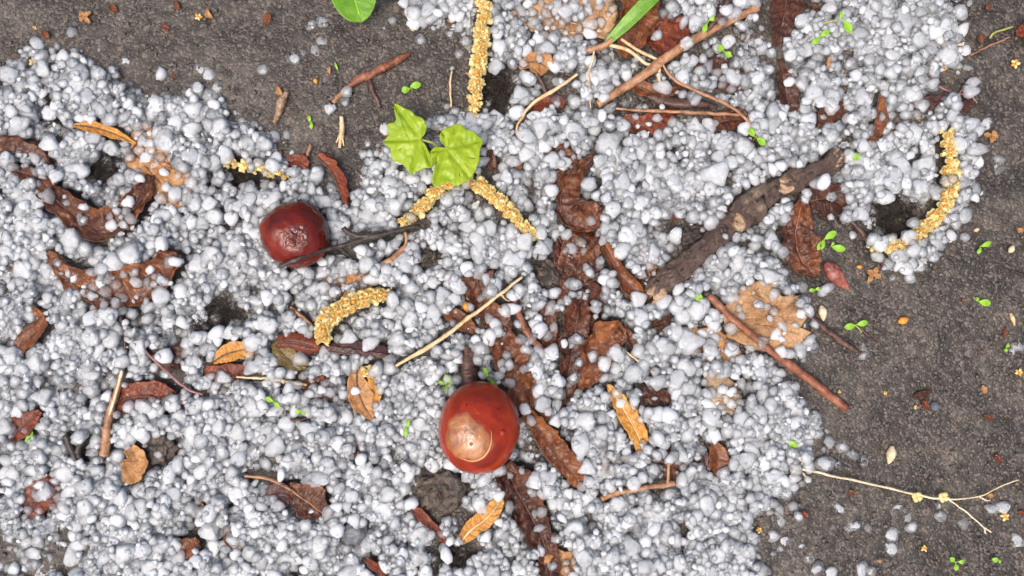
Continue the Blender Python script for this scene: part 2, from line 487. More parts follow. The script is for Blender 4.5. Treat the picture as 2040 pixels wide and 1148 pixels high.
# ------------------------------------------------------------------ shape builders
def catmull(rows, n):
    P = np.asarray(rows, float)
    if len(P) == 2:
        t = np.linspace(0, 1, n)[:, None]
        return P[0] * (1 - t) + P[1] * t
    d = np.r_[0, np.cumsum(np.hypot(*(P[1:, :2] - P[:-1, :2]).T) + 1e-6)]
    Q = np.vstack([2 * P[0] - P[1], P, 2 * P[-1] - P[-2]])
    out = []
    for s in np.linspace(0, d[-1], n):
        i = min(np.searchsorted(d, s, side='right') - 1, len(P) - 2)
        t = (s - d[i]) / (d[i + 1] - d[i])
        p0, p1, p2, p3 = Q[i], Q[i + 1], Q[i + 2], Q[i + 3]
        out.append(0.5 * ((2 * p1) + (-p0 + p2) * t + (2 * p0 - 5 * p1 + 4 * p2 - p3) * t * t + (-p0 + 3 * p1 - 3 * p2 + p3) * t ** 3))
    return np.array(out)

def ribbon(rows, n=40, m=15, cl=0.5, cr=0.5, crinkle=3.0, vein=1.5, ragged=0.12, seed=0, veins=9, tip=True):
    """A leaf along a spine: rows of (x, y, z, left width, right width); the edges rise by the angles cl and cr."""
    P = catmull(rows, n)
    P[:, 3:] = np.maximum(P[:, 3:], 0.6)
    T = np.gradient(P[:, :2], axis=0)
    T /= np.linalg.norm(T, axis=1)[:, None] + 1e-9
    Nn = np.stack([T[:, 1], -T[:, 0]], 1)
    us = np.linspace(-1, 1, m)
    S_, Ug = np.meshgrid(np.linspace(0, 1, n), us, indexing='ij')
    w = np.where(Ug > 0, P[:, 3][:, None], P[:, 4][:, None])
    ang = np.where(Ug > 0, cl, cr) + 1e-4
    rg = 1 + ragged * fbm(S_ * 9 + seed * 3.1, np.sign(Ug) * 3.0, seed, 3, seed) * np.abs(Ug)
    a = np.abs(Ug) * ang
    lat = np.sin(a) / np.abs(ang) * w * rg * np.sign(Ug)
    # keep the seen width: divide by the projected share
    lat = lat / np.maximum(0.35, np.abs(np.sin(np.minimum(np.abs(ang), 1.45)) / np.abs(ang)))
    up = np.sign(ang) * (1 - np.cos(a)) / np.abs(ang) * w
    X = P[:, 0][:, None] + Nn[:, 0][:, None] * lat
    Y = P[:, 1][:, None] + Nn[:, 1][:, None] * lat
    Z = P[:, 2][:, None] + up
    vph = S_ * veins - np.abs(Ug) * 0.9 + 0.55 * fbm(X / 20.0, Y / 20.0, seed, 2, seed + 31)
    Z = Z + vein * (np.abs(((vph + 0.5) % 1.0) - 0.5) * 2 - 0.5) * np.minimum(1, np.abs(Ug) * 3) - vein * np.exp(-(Ug / 0.12) ** 2)
    Z = Z + crinkle * 0.9 * fbm(X / 30.0, Y / 30.0, seed * 1.7, 2, seed + 5)
    ridge = 1 - np.abs(fbm(X / 15.0, Y / 15.0, seed * 2.7, 2, seed + 55)) * 2
    Z = Z + crinkle * 0.75 * ridge * 0.6 + crinkle * 0.10 * vnoise(X / 4.5, Y / 4.5, seed, seed + 66)
    X = X + crinkle * 0.8 * fbm(X / 14.0, Y / 14.0, seed + 9.0, 3, seed + 15) * np.abs(Ug)
    Y = Y + crinkle * 0.8 * fbm(X / 14.0, Y / 14.0, seed + 4.0, 3, seed + 25) * np.abs(Ug)
    V = np.stack([X, Y, Z], 2).reshape(-1, 3)
    F = [(i * m + j, i * m + j + 1, (i + 1) * m + j + 1, (i + 1) * m + j) for i in range(n - 1) for j in range(m - 1)]
    UV = np.stack([S_ * veins, Ug], 2).reshape(-1, 2)
    return V, F, UV

def sheet(poly, z=6.0, rings=11, per=72, crinkle=5.0, dome=0.0, tilt=(0, 0), junction=None, tips=(), groove=3.0, seed=0, ragged=2.0, centre=None, scale=30.0, blister=0.0, smooth=False):
    """A lobed leaf from its outline, with blistered fields between the main veins."""
    Pg = np.asarray(poly, float)
    if smooth:
        k_ = len(Pg); out_ = []
        for i in range(k_):
            a_, b_, c_, d_ = Pg[i - 1], Pg[i], Pg[(i + 1) % k_], Pg[(i + 2) % k_]
            for t in (0, 0.25, 0.5, 0.75):
                out_.append(0.5 * (2 * b_ + (c_ - a_) * t + (2 * a_ - 5 * b_ + 4 * c_ - d_) * t * t + (3 * b_ - a_ - 3 * c_ + d_) * t ** 3))
        Pg = np.array(out_)
    Pc = np.vstack([Pg, Pg[:1]])
    d = np.r_[0, np.cumsum(np.hypot(*(Pc[1:] - Pc[:-1]).T))]
    s = np.linspace(0, d[-1], per, endpoint=False)
    s = np.sort(np.r_[s[::1], d[:-1]])
    ox = np.interp(s, d, Pc[:, 0]); oy = np.interp(s, d, Pc[:, 1])
    c = np.asarray(centre if centre is not None else Pg.mean(0), float)
    k = len(s)
    ox = ox + ragged * vnoise(s / 7.0, s * 0, seed, seed); oy = oy + ragged * vnoise(s / 7.0, s * 0 + 5, seed, seed + 3)
    rr = np.linspace(0, 1, rings + 1)[1:]
    X = np.r_[c[0], (c[0] + (ox - c[0])[None, :] * rr[:, None]).ravel()]
    Y = np.r_[c[1], (c[1] + (oy - c[1])[None, :] * rr[:, None]).ravel()]
    RR = np.r_[0, np.repeat(rr, k)]
    Z = z + dome * (1 - RR ** 2) + crinkle * fbm(X / scale, Y / scale, seed * 2.3, 4, seed)
    Z = Z + crinkle * 0.5 * (1 - 2 * np.abs(fbm(X / (scale * .5), Y / (scale * .5), seed * 1.3, 2, seed + 8))) * (crinkle > 3)
    Z = Z + tilt[0] * (X - c[0]) + tilt[1] * (Y - c[1])
    vd = np.full(len(X), 99.0); along = np.zeros(len(X))
    if junction is not None:
        j = np.asarray(junction, float)
        for t in tips:
            e = np.asarray(t, float) - j; L = np.hypot(*e)
            q = np.clip(((X - j[0]) * e[0] + (Y - j[1]) * e[1]) / L ** 2, 0, 1)
            dd = np.hypot(X - j[0] - e[0] * q, Y - j[1] - e[1] * q) / (1.15 - 0.6 * q)
            along = np.where(dd < vd, q * L, along)
            vd = np.minimum(vd, dd)
        Z = Z + groove * (np.clip(vd / 10.0, 0, 1) ** 0.7 - 1)
        if blister:
            Z = Z + blister * fbm(X / 11.0, Y / 11.0, seed + 1.0, 2, seed + 40) * np.clip(vd / 8.0, 0, 1)
    V = np.stack([X, Y, Z], 1)
    F = [(0, 1 + (i + 1) % k, 1 + i) for i in range(k)]
    for r_ in range(rings - 1):
        a = 1 + r_ * k; b = a + k
        F += [(a + i, a + (i + 1) % k, b + (i + 1) % k, b + i) for i in range(k)]
    UV = np.stack([along / 13.0, np.minimum(vd, 60) / 22.0], 1) if junction is not None else np.stack([X / 15.0, (Y - c[1]) / 25.0], 1)
    return V, F, UV

def tube(rows, n=40, k=10, rough=0.12, seed=0, kink=0.0, flat=1.0, lumps=(), grain=0.0):
    """A stem along rows of (x, y, z, radius); lumps swell it at (place, size, length)."""
    P = catmull(rows, n)
    P[:, 3] = np.maximum(P[:, 3], 0.25)
    s = np.linspace(0, 1, n)
    for at, size, ln in lumps:
        P[:, 3] *= 1 + size * np.exp(-((s - at) / ln) ** 2)
    if kink:
        P[:, 0] += kink * vnoise(s * n / 4.0, s * 0, seed, seed); P[:, 1] += kink * vnoise(s * n / 4.0, s * 0 + 7, seed, seed + 1)
        P[:, 2] += kink * 0.5 * vnoise(s * n / 4.0, s * 0 + 3, seed, seed + 2)
    T = np.gradient(P[:, :3], axis=0); T /= np.linalg.norm(T, axis=1)[:, None] + 1e-9
    up = np.array([0, 0, 1.0])
    A = np.cross(T, up); A /= np.linalg.norm(A, axis=1)[:, None] + 1e-9
    B = np.cross(A, T)
    V, UV = [], []
    L = np.r_[0, np.cumsum(np.linalg.norm(P[1:, :3] - P[:-1, :3], axis=1))]
    for j in range(k):
        th = 2 * math.pi * j / k
        rad = P[:, 3] * (1 + rough * fbm(L / (3.5 * P[:, 3].mean() + 1), np.full(n, math.cos(th) * 1.3 + seed), math.sin(th) * 1.3, 3, seed))
        if grain: rad = rad * (1 + grain * vnoise(L / 16.0, np.full(n, j * 0.9 + seed), 0.0, seed + 7) + grain * 0.7 * vnoise(L / 5.0, np.full(n, j * 0.7), 3.0, seed + 8))
        V.append(P[:, :3] + A * (np.cos(th) * rad)[:, None] + B * (np.sin(th) * rad * flat)[:, None])
        UV.append(np.stack([L / 40.0, np.full(n, abs(2 * j / k - 1))], 1))
    V = np.array(V).transpose(1, 0, 2).reshape(-1, 3); UV = np.array(UV).transpose(1, 0, 2).reshape(-1, 2)
    F = [(i * k + j, (i + 1) * k + j, (i + 1) * k + (j + 1) % k, i * k + (j + 1) % k) for i in range(n - 1) for j in range(k)]
    F += [tuple(range(k)), tuple(reversed(range((n - 1) * k, n * k)))]
    return V, F, UV

_ICO = {}
def ico(level):
    if level not in _ICO:
        import bmesh
        bm = bmesh.new(); bmesh.ops.create_icosphere(bm, subdivisions=level, radius=1.0)
        v = np.array([q.co[:] for q in bm.verts]); f = np.array([[q.index for q in p.verts] for p in bm.faces])
        bm.free(); _ICO[level] = (v / np.linalg.norm(v, axis=1)[:, None], f)
    return _ICO[level]

def blob(px, py, z, rx, ry, rz, level=3, rough=0.1, freq=2.0, seed=0, rot=0.0):
    v, f = ico(level)
    r = 1 + rough * fbm(v[:, 0] * freq + seed, v[:, 1] * freq, v[:, 2] * freq, 3, seed)
    w = v * r[:, None] * np.array([rx, ry, rz])
    c, s = math.cos(rot), math.sin(rot)
    w = np.stack([w[:, 0] * c - w[:, 1] * s + px, w[:, 0] * s + w[:, 1] * c + py, w[:, 2] + z], 1)
    return w, [tuple(reversed(q)) for q in f]

# ------------------------------------------------------------------ ground
PITS = [(100, 235, 34, 9), (215, 330, 48, 14), (478, 355, 48, 13), (440, 640, 55, 13), (992, 180, 44, 13), (1775, 432, 62, 15),
        (1430, 105, 60, 8), (905, 1115, 50, 11), (660, 790, 30, 6), (50, 1105, 90, 8), (310, 890, 45, 8), (1325, 955, 25, 6),
        (1340, 620, 25, 8), (1600, 720, 30, 4), (700, 660, 30, 8), (1690, 640, 45, 5), (1950, 1030, 70, 7), (40, 40, 90, 8), (320, 640, 70, 6)]

def soil_height(X, Y):
    """Height of the soil, in units, over the plane."""
    h = 7 * fbm(X / 330.0, Y / 330.0, 0.3, 2, 3) + 4.0 * fbm(X / 75.0, Y / 75.0, 1.3, 3, 5) + 2.4 * fbm(X / 20.0, Y / 20.0, 2.3, 2, 9)
    near = np.exp(-(np.maximum(0, np.hypot(X, Y) - 1500) / 3000.0) ** 2)
    fine = 1.0 * np.abs(fbm(X / 9.0, Y / 9.0, 5.3, 2, 19)) * 2 - 0.8
    h = h + fine * near
    for px, py, rad, dep in PITS:
        x, y = to_plane(px, py)
        h = h - 0.6 * dep * np.exp(-((X - x) ** 2 + (Y - y) ** 2) / (rad * 0.75) ** 2)
    return h

def build_ground():
    def axis(half, step):
        core = np.arange(-half, half + step, step)
        far = [half + step]
        g = step
        while far[-1] < 4.0e5:
            g *= 1.35; far.append(far[-1] + g)
        far = np.array(far)
        return np.r_[-far[::-1], core, far]
    ax = axis(1180, 4.4); ay = axis(720, 4.4)
    X, Y = np.meshgrid(ax, ay, indexing='xy')
    jig = (np.abs(X) < 1180) & (np.abs(Y) < 720)
    Z = soil_height(X, Y)
    X = X + jig * 1.2 * vnoise(X / 3, Y / 3, 0, 71); Y = Y + jig * 1.2 * vnoise(X / 3, Y / 3, 0, 72)
    nx, ny = len(ax), len(ay)
    me = bpy.data.meshes.new('ground')
    V = np.stack([X, Y, Z], 2).reshape(-1, 3) * U
    i = np.arange(nx - 1)[None, :] + nx * np.arange(ny - 1)[:, None]
    F = np.stack([i, i + 1, i + nx + 1, i + nx], 2).reshape(-1, 4)
    fast_mesh(me, V, F)
    me.materials.append(MAT['soil'])
    ob = bpy.data.objects.new('ground', me); COL.objects.link(ob)
    ob['kind'] = 'structure'; ob['label'] = 'wet dark grey brown gritty soil'

def fast_mesh(me, V, F):
    k = F.shape[1]
    me.vertices.add(len(V)); me.vertices.foreach_set('co', np.asarray(V, np.float32).ravel())
    me.loops.add(F.size); me.loops.foreach_set('vertex_index', np.asarray(F, np.int32).ravel())
    me.polygons.add(len(F))
    me.polygons.foreach_set('loop_start', np.arange(0, F.size, k, dtype=np.int32))
    me.polygons.foreach_set('use_smooth', np.ones(len(F), bool))
    me.update(calc_edges=True)

build_ground()

def g_at(px, py):
    x, y = to_plane(px, py)
    return float(soil_height(np.array([x]), np.array([y]))[0])

# the things on the ground are appended below
# ------------------------------------------------------------------ chestnuts
def chestnut_radius(d, seed, amp, wrinkle=0.012):
    return 1 + amp * (np.sin(2.1 * d[:, 0] + seed) + np.sin(2.4 * d[:, 1] + 2 * seed) + 0.5 * np.sin(3.3 * d[:, 0] - 2.7 * d[:, 1] + seed)) + wrinkle * fbm(d[:, 0] * 3.2 + seed, d[:, 1] * 3.2, d[:, 2] * 3.2, 3, seed)

def chestnut(label, px, py, zc, rx, ry, rz, rot, mat, seed, scar_dir, scar_r, scar_mat, scar_name, crumple, dent=0.0):
    t = Thing('horse_chestnut', label, 'chestnut', px, py, zc, cover=0.0, zbase=0.0)
    c, s = math.cos(rot), math.sin(rot)
    def surf(d, lift=0.0):
        r = chestnut_radius(d, seed, 0.04, 0.03 if dent else 0.012)
        sd_ = np.asarray(scar_dir, float); sd_ = sd_ / np.linalg.norm(sd_)
        cosang = d @ sd_
        ang = np.arccos(np.clip(cosang, -1, 1))
        r = r - dent * np.exp(-(ang / (scar_r * 0.9)) ** 4) + lift
        w = d * r[:, None] * np.array([rx, ry, rz])
        return np.stack([w[:, 0] * c - w[:, 1] * s + px, w[:, 0] * s + w[:, 1] * c + py, w[:, 2] + zc], 1)
    v, f = ico(5)
    body = t.part('nut_shell', (surf(v), [tuple(reversed(q)) for q in f]), mat, splat=False)
    # footprint for the hail, a little inside the widest girth
    w = surf(v); w = (w - [px, py, zc]) * [0.92, 0.92, 1] + [px, py, zc]
    SPLAT.append((t.place(w), [tuple(q) for q in f], 0.0))
    # the scar: a cap on the surface
    a = np.asarray(scar_dir, float); a /= np.linalg.norm(a)
    b = np.cross(a, [0, 0, 1.0]) if abs(a[2]) < 0.99 else np.array([1.0, 0, 0]); b /= np.linalg.norm(b)
    e = np.cross(a, b)
    rings, k = 18, 56
    D = [a]
    for i in range(1, rings + 1):
        for j in range(k):
            th = 2 * math.pi * j / k
            lim = scar_r * (1 + 0.13 * math.sin(2 * th + seed) + 0.08 * math.sin(3 * th + 1 + seed) + 0.05 * math.sin(7 * th + 2) + 0.03 * math.sin(13 * th))
            al = lim * i / rings
            D.append(a * math.cos(al) + (b * math.cos(th) + e * math.sin(th)) * math.sin(al))
    D = np.array(D)
    edge = np.r_[0, np.repeat(np.arange(1, rings + 1) / rings, k)]
    lift = 0.004 + crumple * fbm(D[:, 0] * 9 + seed, D[:, 1] * 9, D[:, 2] * 9, 3, seed + 4) * (1 - edge ** 4) + 0.6 * crumple * (1 - edge ** 2)
    lift = np.where(edge > 0.985, -0.012, lift)
    F = [(0, 1 + i, 1 + (i + 1) % k) for i in range(k)]
    for r_ in range(rings - 1):
        p = 1 + r_ * k; q = p + k
        F += [(p + i, q + i, q + (i + 1) % k, p + (i + 1) % k) for i in range(k)]
    V = surf(D, lift)
    n_up = np.cross(V[F[0][1]] - V[F[0][0]], V[F[0][2]] - V[F[0][0]])[2]
    F = [tuple(reversed(q)) for q in F] if n_up > 0 else F
    sc = t.part(scar_name, (V, F), scar_mat, splat=False)
    sc.data.attributes.new('rim', 'FLOAT', 'POINT').data.foreach_set('value', (edge ** 5).astype(np.float32))
    return t, surf, sc, a, b, e

ct, surf, sc, A_, B_, E_ = chestnut('glossy red-brown chestnut with a pale orange scar, beside long curled leaves', 958, 849, 64, 82, 91, 68, 0.1, 'shell', 3,
                                   (-0.30, 0.17, 1.0), 0.57, 'scar', 'scar', 0.008)
# crescent rim of the scar and the small ring at its middle
arc = []
for th in np.linspace(-0.4, 2.1, 26):
    al = 0.57
    d = np.array([A_ * math.cos(al) + np.array([math.cos(th), math.sin(th), 0.25]) * math.sin(al)])
    d /= np.linalg.norm(d)
    p = surf(d, np.array([0.012]))[0]
    arc.append((p[0], p[1], p[2], 1.6 * math.sin((th + 0.4) / 2.5 * math.pi) + 0.4))
ct.part('scar_rim', tube(arc, 40, 8, 0.1, 2), 'scar_rim', parent=sc, splat=False)
ring = []
for th in np.linspace(0, 2 * math.pi, 15):
    d = np.array([[-0.16 + 0.026 * math.cos(th), 0.24 + 0.026 * math.sin(th), 1.0]]); d /= np.linalg.norm(d)
    p = surf(d, np.array([0.03]))[0]; ring.append((p[0], p[1], p[2], 0.7))
ct.part('scar_ring', tube(ring, 24, 6, 0.1, 2), 'darktwig', parent=sc, splat=False)
for bx_, by_, br in ((0.62, -0.02, 0.075), (0.50, -0.62, 0.03), (-0.45, -0.62, 0.02)):
    d = np.array([[bx_, by_, 0.9]]); d /= np.linalg.norm(d); p = surf(d)[0]
    ct.part('blister', blob(p[0], p[1], p[2] - 1.0, 80 * br, 90 * br, 5, 3, 0.05, 1.5, 4), 'shell', splat=False)

dt, surf2, sc2, *_ = chestnut('dark maroon wrinkled chestnut half sunk in hail under the forked black twig', 590, 470, 40, 70, 64, 52, -0.5, 'shell_dark', 8,
                              (0.16, 0.24, 1.0), 0.40, 'scar_dark', 'shrivelled_scar', 0.085, dent=0.09)

# ------------------------------------------------------------------ dead leaves
def dead_leaf(label, rows, mat, cl=0.5, cr=0.5, cover=0.08, z0=None, name='dead_leaf', midrib=True, stalk=None, n=46, m=17, crinkle=4.0, vein=2.0,
              seed=0, veins=9, ragged=0.14, rib_mat=None, thick=1.4, zadd=0.0, parts=True):
    rows = [list(r) for r in rows]
    for r in rows:
        r[2] += zadd - 1.0 + max(0.0, g_at(r[0], r[1]) + 2)
        r[3] *= 1.18; r[4] *= 1.18
    n = int(max(24, min(110, sum(math.hypot(rows[i + 1][0] - rows[i][0], rows[i + 1][1] - rows[i][1]) for i in range(len(rows) - 1)) / 2.6)))
    m = int(max(11, min(29, max(r[3] + r[4] for r in rows) / 2.4))) | 1
    mid = rows[len(rows) // 2]
    zz = mid[2] if z0 is None else z0
    geo = ribbon(rows, n, m, cl, cr, crinkle, vein, ragged, seed, veins)
    if not parts:
        return one(name, label, 'leaf', geo, mat, mid[0], mid[1], zz, cover=cover, thick=thick)
    t = Thing(name, label, 'leaf', mid[0], mid[1], zz, cover=cover)
    t.part('blade', geo, mat, thick=thick)
    if midrib:
        V = geo[0].reshape(n, m, 3)[:, m // 2]
        rr = [(p[0], p[1], p[2] + 1.2, 2.4 * (1 - 0.75 * i / (n - 1))) for i, p in enumerate(V)][::3]
        t.part('midrib', tube(rr, n, 7, 0.15, seed), rib_mat or 'darktwig', splat=False)
    if stalk:
        st = [list(r) for r in stalk]
        for r in st: r[2] += max(0.0, g_at(r[0], r[1]) + 2)
        t.part('leaf_stalk', tube(st, 30, 8, 0.12, seed + 1), rib_mat or 'darktwig')
    return t

dead_leaf('brown curled leaf bent in a U beside the tan lobed leaf', [(-30, 330, 14, 8, 8), (60, 348, 14, 12, 14), (108, 395, 16, 24, 18), (155, 432, 16, 30, 20), (205, 458, 16, 34, 18),
          (255, 432, 18, 28, 16), (290, 385, 20, 18, 14), (300, 350, 18, 6, 6)], 'brown', 0.9, 0.9, 0.12, seed=1, crinkle=5)
dead_leaf('boat-shaped brown leaf cupping hail with a yellowish inner patch', [(108, 503, 24, 4, 4), (135, 552, 17, 26, 8), (190, 592, 13, 46, 10), (255, 600, 12, 54, 10), (310, 578, 15, 50, 10),
          (345, 540, 22, 34, 9), (352, 502, 30, 20, 8)], 'orange', 0.8, 1.0, 0.22, seed=2, stalk=[(205, 565, 14, 3), (232, 610, 10, 3), (246, 660, 10, 3.4), (247, 698, 8, 3)], crinkle=6)
dead_leaf('glossy dark brown leaf chunk at the edge above the curled leaf', [(-60, 300, 14, 22, 24), (10, 303, 18, 24, 26), (60, 308, 18, 20, 24), (94, 328, 12, 5, 6)], 'brown', 0.3, -0.4, 0.03, seed=3)
dead_leaf('small dark leaf folded beside the dark chestnut', [(632, 312, 22, 6, 8), (655, 335, 20, 15, 16), (672, 368, 16, 18, 15), (684, 408, 12, 9, 8)], 'red', 1.0, -0.5, 0.02, seed=4, crinkle=2.5)
dead_leaf('small red leaf scrap behind the folded dark leaf', [(572, 324, 8, 7, 7), (595, 322, 8, 14, 12), (616, 334, 8, 8, 8)], 'red', 0.4, 0.3, 0.15, seed=5, midrib=False, parts=False)
dead_leaf('curled brown leaf with a hollow centre above the branching leaf crown', [(1188, 312, 32, 3, 4), (1150, 340, 27, 16, 7), (1122, 375, 23, 34, 8), (1118, 412, 18, 42, 9), (1138, 445, 18, 42, 10), (1172, 452, 22, 38, 9), (1196, 412, 28, 16, 7)],
          'brown', 0.5, 1.1, 0.06, seed=6, crinkle=6)
dead_leaf('dark crumpled leaf remnant under the curled brown leaf', [(1165, 462, 10, 22, 26), (1160, 500, 12, 36, 34), (1145, 545, 12, 26, 28), (1112, 600, 10, 2, 2)], 'brown', 0.3, 0.3, 0.22, seed=7, crinkle=6)
dead_leaf('narrow rolled orange-brown leaf beside the branch end', [(1198, 478, 18, 5, 5), (1212, 505, 18, 9, 8), (1236, 548, 16, 12, 11), (1262, 578, 15, 15, 13), (1280, 600, 10, 6, 6)], 'orange', 1.5, 1.5, 0.0, seed=8, crinkle=2)
dead_leaf('long dark crinkled leaf running from the straw down to the bright chestnut', [(948, 545, 20, 30, 20), (955, 575, 18, 24, 22), (966, 612, 16, 20, 20), (988, 650, 14, 25, 22), (1008, 700, 13, 30, 24), (1026, 755, 12, 28, 22), (1042, 815, 10, 14, 14)],
          'brown', 0.6, 0.7, 0.08, seed=9, crinkle=6, n=64)
dead_leaf('thin red-brown leaf strip crossing under the straw stalk', [(870, 606, 9, 5, 6), (905, 628, 10, 14, 12), (930, 645, 10, 12, 14), (948, 662, 8, 3, 3)], 'orange', 0.5, 0.4, 0.12, seed=10, crinkle=2.5)
dead_leaf('folded leaf, orange above and dark below, beside the bright chestnut', [(1046, 822, 14, 10, 8), (1075, 858, 15, 20, 14), (1108, 905, 15, 22, 16), (1140, 945, 12, 24, 12), (1164, 985, 9, 4, 3)], 'orange', 1.0, 0.6, 0.06, seed=11, crinkle=5)
dead_leaf('long pointed dark lobe of the leaf crown below the branch end', [(1160, 575, 20, 12, 10), (1150, 630, 18, 18, 24), (1142, 690, 16, 22, 24), (1132, 750, 13, 16, 14), (1124, 822, 9, 2, 2)], 'dark', 0.7, 0.8, 0.08, seed=12, crinkle=6, veins=12)
dead_leaf('broad orange-brown leaf lobe with a torn upper rim', [(1240, 648, 30, 8, 14), (1218, 672, 24, 20, 34), (1192, 712, 18, 24, 32), (1165, 762, 12, 10, 14), (1150, 790, 8, 2, 3)], 'orange', 0.6, 0.8, 0.03, seed=13, crinkle=6)
dead_leaf('narrow bent leaf strip at the rim of the broad lobe', [(1232, 650, 30, 5, 6), (1252, 668, 26, 7, 7), (1268, 706, 16, 4, 4)], 'brown', 1.2, 1.2, 0.0, seed=14, crinkle=2, midrib=False, parts=False)
dead_leaf('dark twisted leaf fold between the crown lobes', [(1192, 566, 17, 9, 9), (1172, 600, 20, 16, 14), (1166, 632, 20, 14, 12), (1200, 650, 18, 10, 8), (1228, 648, 16, 3, 3)], 'dark', 1.1, 0.9, 0.1, seed=15, crinkle=4)
dead_leaf('wide dark leaf trailing below the bright chestnut', [(1002, 925, 18, 20, 16), (1024, 965, 16, 34, 24), (1048, 1010, 14, 34, 26), (1075, 1060, 12, 26, 26), (1092, 1110, 10, 18, 20), (1100, 1170, 10, 14, 16)], 'dark', 0.6, 0.7, 0.1, seed=16, crinkle=6, n=60)
dead_leaf('ribbed dark brown leaf on bare soil beside the branch', [(1604, 392, 17, 10, 8), (1590, 430, 17, 22, 18), (1584, 475, 16, 36, 26), (1600, 520, 13, 36, 20), (1626, 552, 9, 8, 6)], 'brown', 0.4, 0.5, 0.06, seed=17, crinkle=6, rib_mat='redtwig', veins=11)
dead_leaf('dark crumpled leaf flap beside the thick branch tip', [(1612, 402, 9, 16, 18), (1640, 396, 11, 26, 28), (1668, 402, 9, 22, 28), (1686, 414, 7, 8, 8)], 'dark', 0.4, 0.4, 0.08, seed=18, crinkle=6)
dead_leaf('slender yellow leaf with dark specks between hail and the dark leaf', [(1211, 766, 20, 3, 3), (1232, 798, 18, 12, 12), (1258, 842, 16, 18, 14), (1276, 880, 15, 12, 12), (1272, 904, 14, 3, 3)], 'yellow', 0.4, 0.5, 0.03, seed=19, crinkle=2, rib_mat='straw')
dead_leaf('yellow leaf lying aslant below the bright chestnut', [(918, 1080, 20, 8, 6), (940, 1056, 21, 17, 13), (968, 1034, 21, 19, 14), (992, 1005, 20, 12, 10), (1004, 980, 18, 2, 2)], 'yellow', 0.3, 0.4, 0.02, seed=20, crinkle=2, rib_mat='straw')
dead_leaf('short dark rolled leaf on the olive leaf', [(552, 683, 22, 9, 8), (585, 682, 24, 14, 16), (620, 690, 22, 14, 16), (636, 696, 20, 5, 6)], 'red', -0.9, -0.9, 0.0, seed=21, crinkle=2)
dead_leaf('dark folded leaf with a fine midrib below the short catkin', [(632, 697, 16, 5, 6), (670, 703, 18, 10, 18), (715, 708, 19, 10, 24), (755, 714, 17, 10, 20), (780, 716, 14, 4, 12)], 'plum', 0.5, -0.4, 0.0, seed=22, crinkle=2)
dead_leaf('glossy olive oval leaf tucked under the short rolled leaf', [(545, 682, 13, 5, 5), (562, 706, 14, 18, 14), (588, 724, 14, 17, 13), (614, 731, 13, 5, 5)], 'olive', 0.3, 0.3, 0.02, seed=23, crinkle=1.5)
dead_leaf('yellow-tan leaf scrap with dark spots beside the black fibres', [(424, 722, 13, 2, 3), (450, 706, 14, 15, 14), (480, 698, 14, 17, 15), (508, 690, 13, 10, 10)], 'yellow', 0.4, 0.3, 0.05, seed=24, crinkle=2.5, rib_mat='darktwig')
dead_leaf('tan leaf strip standing beside the small yellow leaf', [(712, 728, 12, 7, 7), (712, 765, 15, 18, 16), (722, 802, 13, 20, 18), (742, 834, 10, 6, 6)], 'tan', 0.5, 0.6, 0.1, seed=25, crinkle=4)
dead_leaf('small bright yellow leaf below the dark folded leaf', [(733, 738, 16, 3, 3), (744, 764, 17, 8, 9), (750, 788, 16, 10, 10), (744, 812, 14, 2, 2)], 'yellow', 0.7, 0.3, 0.0, seed=26, crinkle=1, midrib=False, parts=False)
dead_leaf('wet red-brown leaf beside the pale stalk', [(226, 806, 12, 20, 20), (262, 792, 15, 26, 24), (305, 790, 15, 26, 26), (340, 800, 12, 18, 20), (362, 818, 9, 3, 3)], 'red', 0.3, 0.4, 0.16, seed=27, crinkle=3)
dead_leaf('small red leaf at the edge above the wet black stubs', [(14, 884, 10, 10, 10), (36, 856, 13, 20, 16), (62, 836, 13, 16, 14), (80, 819, 10, 4, 4)], 'red', 0.4, 0.3, 0.12, seed=28, crinkle=2)
dead_leaf('small pointed orange leaf scrap, dark at its tip', [(72, 612, 20, 2, 2), (86, 638, 18, 9, 10), (70, 662, 15, 15, 14), (44, 682, 12, 14, 12), (36, 702, 9, 6, 6)], 'orange', 0.7, 0.6, 0.08, seed=29, crinkle=3, midrib=False, parts=False)
dead_leaf('crumbling brown leaf chunk beside the dark soil hollow', [(252, 892, 11, 8, 8), (270, 912, 14, 20, 18), (264, 938, 14, 20, 18), (248, 962, 10, 6, 6)], 'tan', 0.5, 0.5, 0.05, seed=30, crinkle=4, midrib=False)
dead_leaf('brown triangular leaf with a long stalk among the lower hail', [(572, 968, 16, 8, 10), (592, 985, 17, 26, 16), (616, 1002, 17, 36, 26), (640, 1022, 14, 20, 12), (650, 1032, 12, 3, 3)], 'brown', 0.4, 0.5, 0.02, seed=31, crinkle=4,
          stalk=[(488, 948, 18, 2.6), (530, 952, 20, 3.6), (556, 962, 19, 4), (580, 975, 18, 4)], rib_mat='tantwig')
dead_leaf('dark plum curl of leaf under the stalked triangular leaf', [(530, 996, 12, 8, 8), (552, 986, 14, 20, 18), (580, 992, 14, 18, 16), (596, 1002, 10, 5, 5)], 'plum', 0.7, 0.6, 0.02, seed=32, crinkle=3, midrib=False, parts=False)
dead_leaf('red leaf mostly buried under pale hail near the lower edge', [(48, 1028, 12, 12, 12), (75, 998, 14, 24, 22), (104, 976, 14, 26, 24), (132, 962, 11, 10, 10)], 'red', 0.3, 0.3, 0.3, seed=33, crinkle=3)
dead_leaf('small orange leaf scrap near the lower edge', [(353, 1110, 14, 10, 8), (370, 1094, 16, 17, 15), (395, 1082, 13, 10, 10)], 'orange', 0.4, 0.4, 0.0, seed=34, crinkle=2, midrib=False, parts=False)
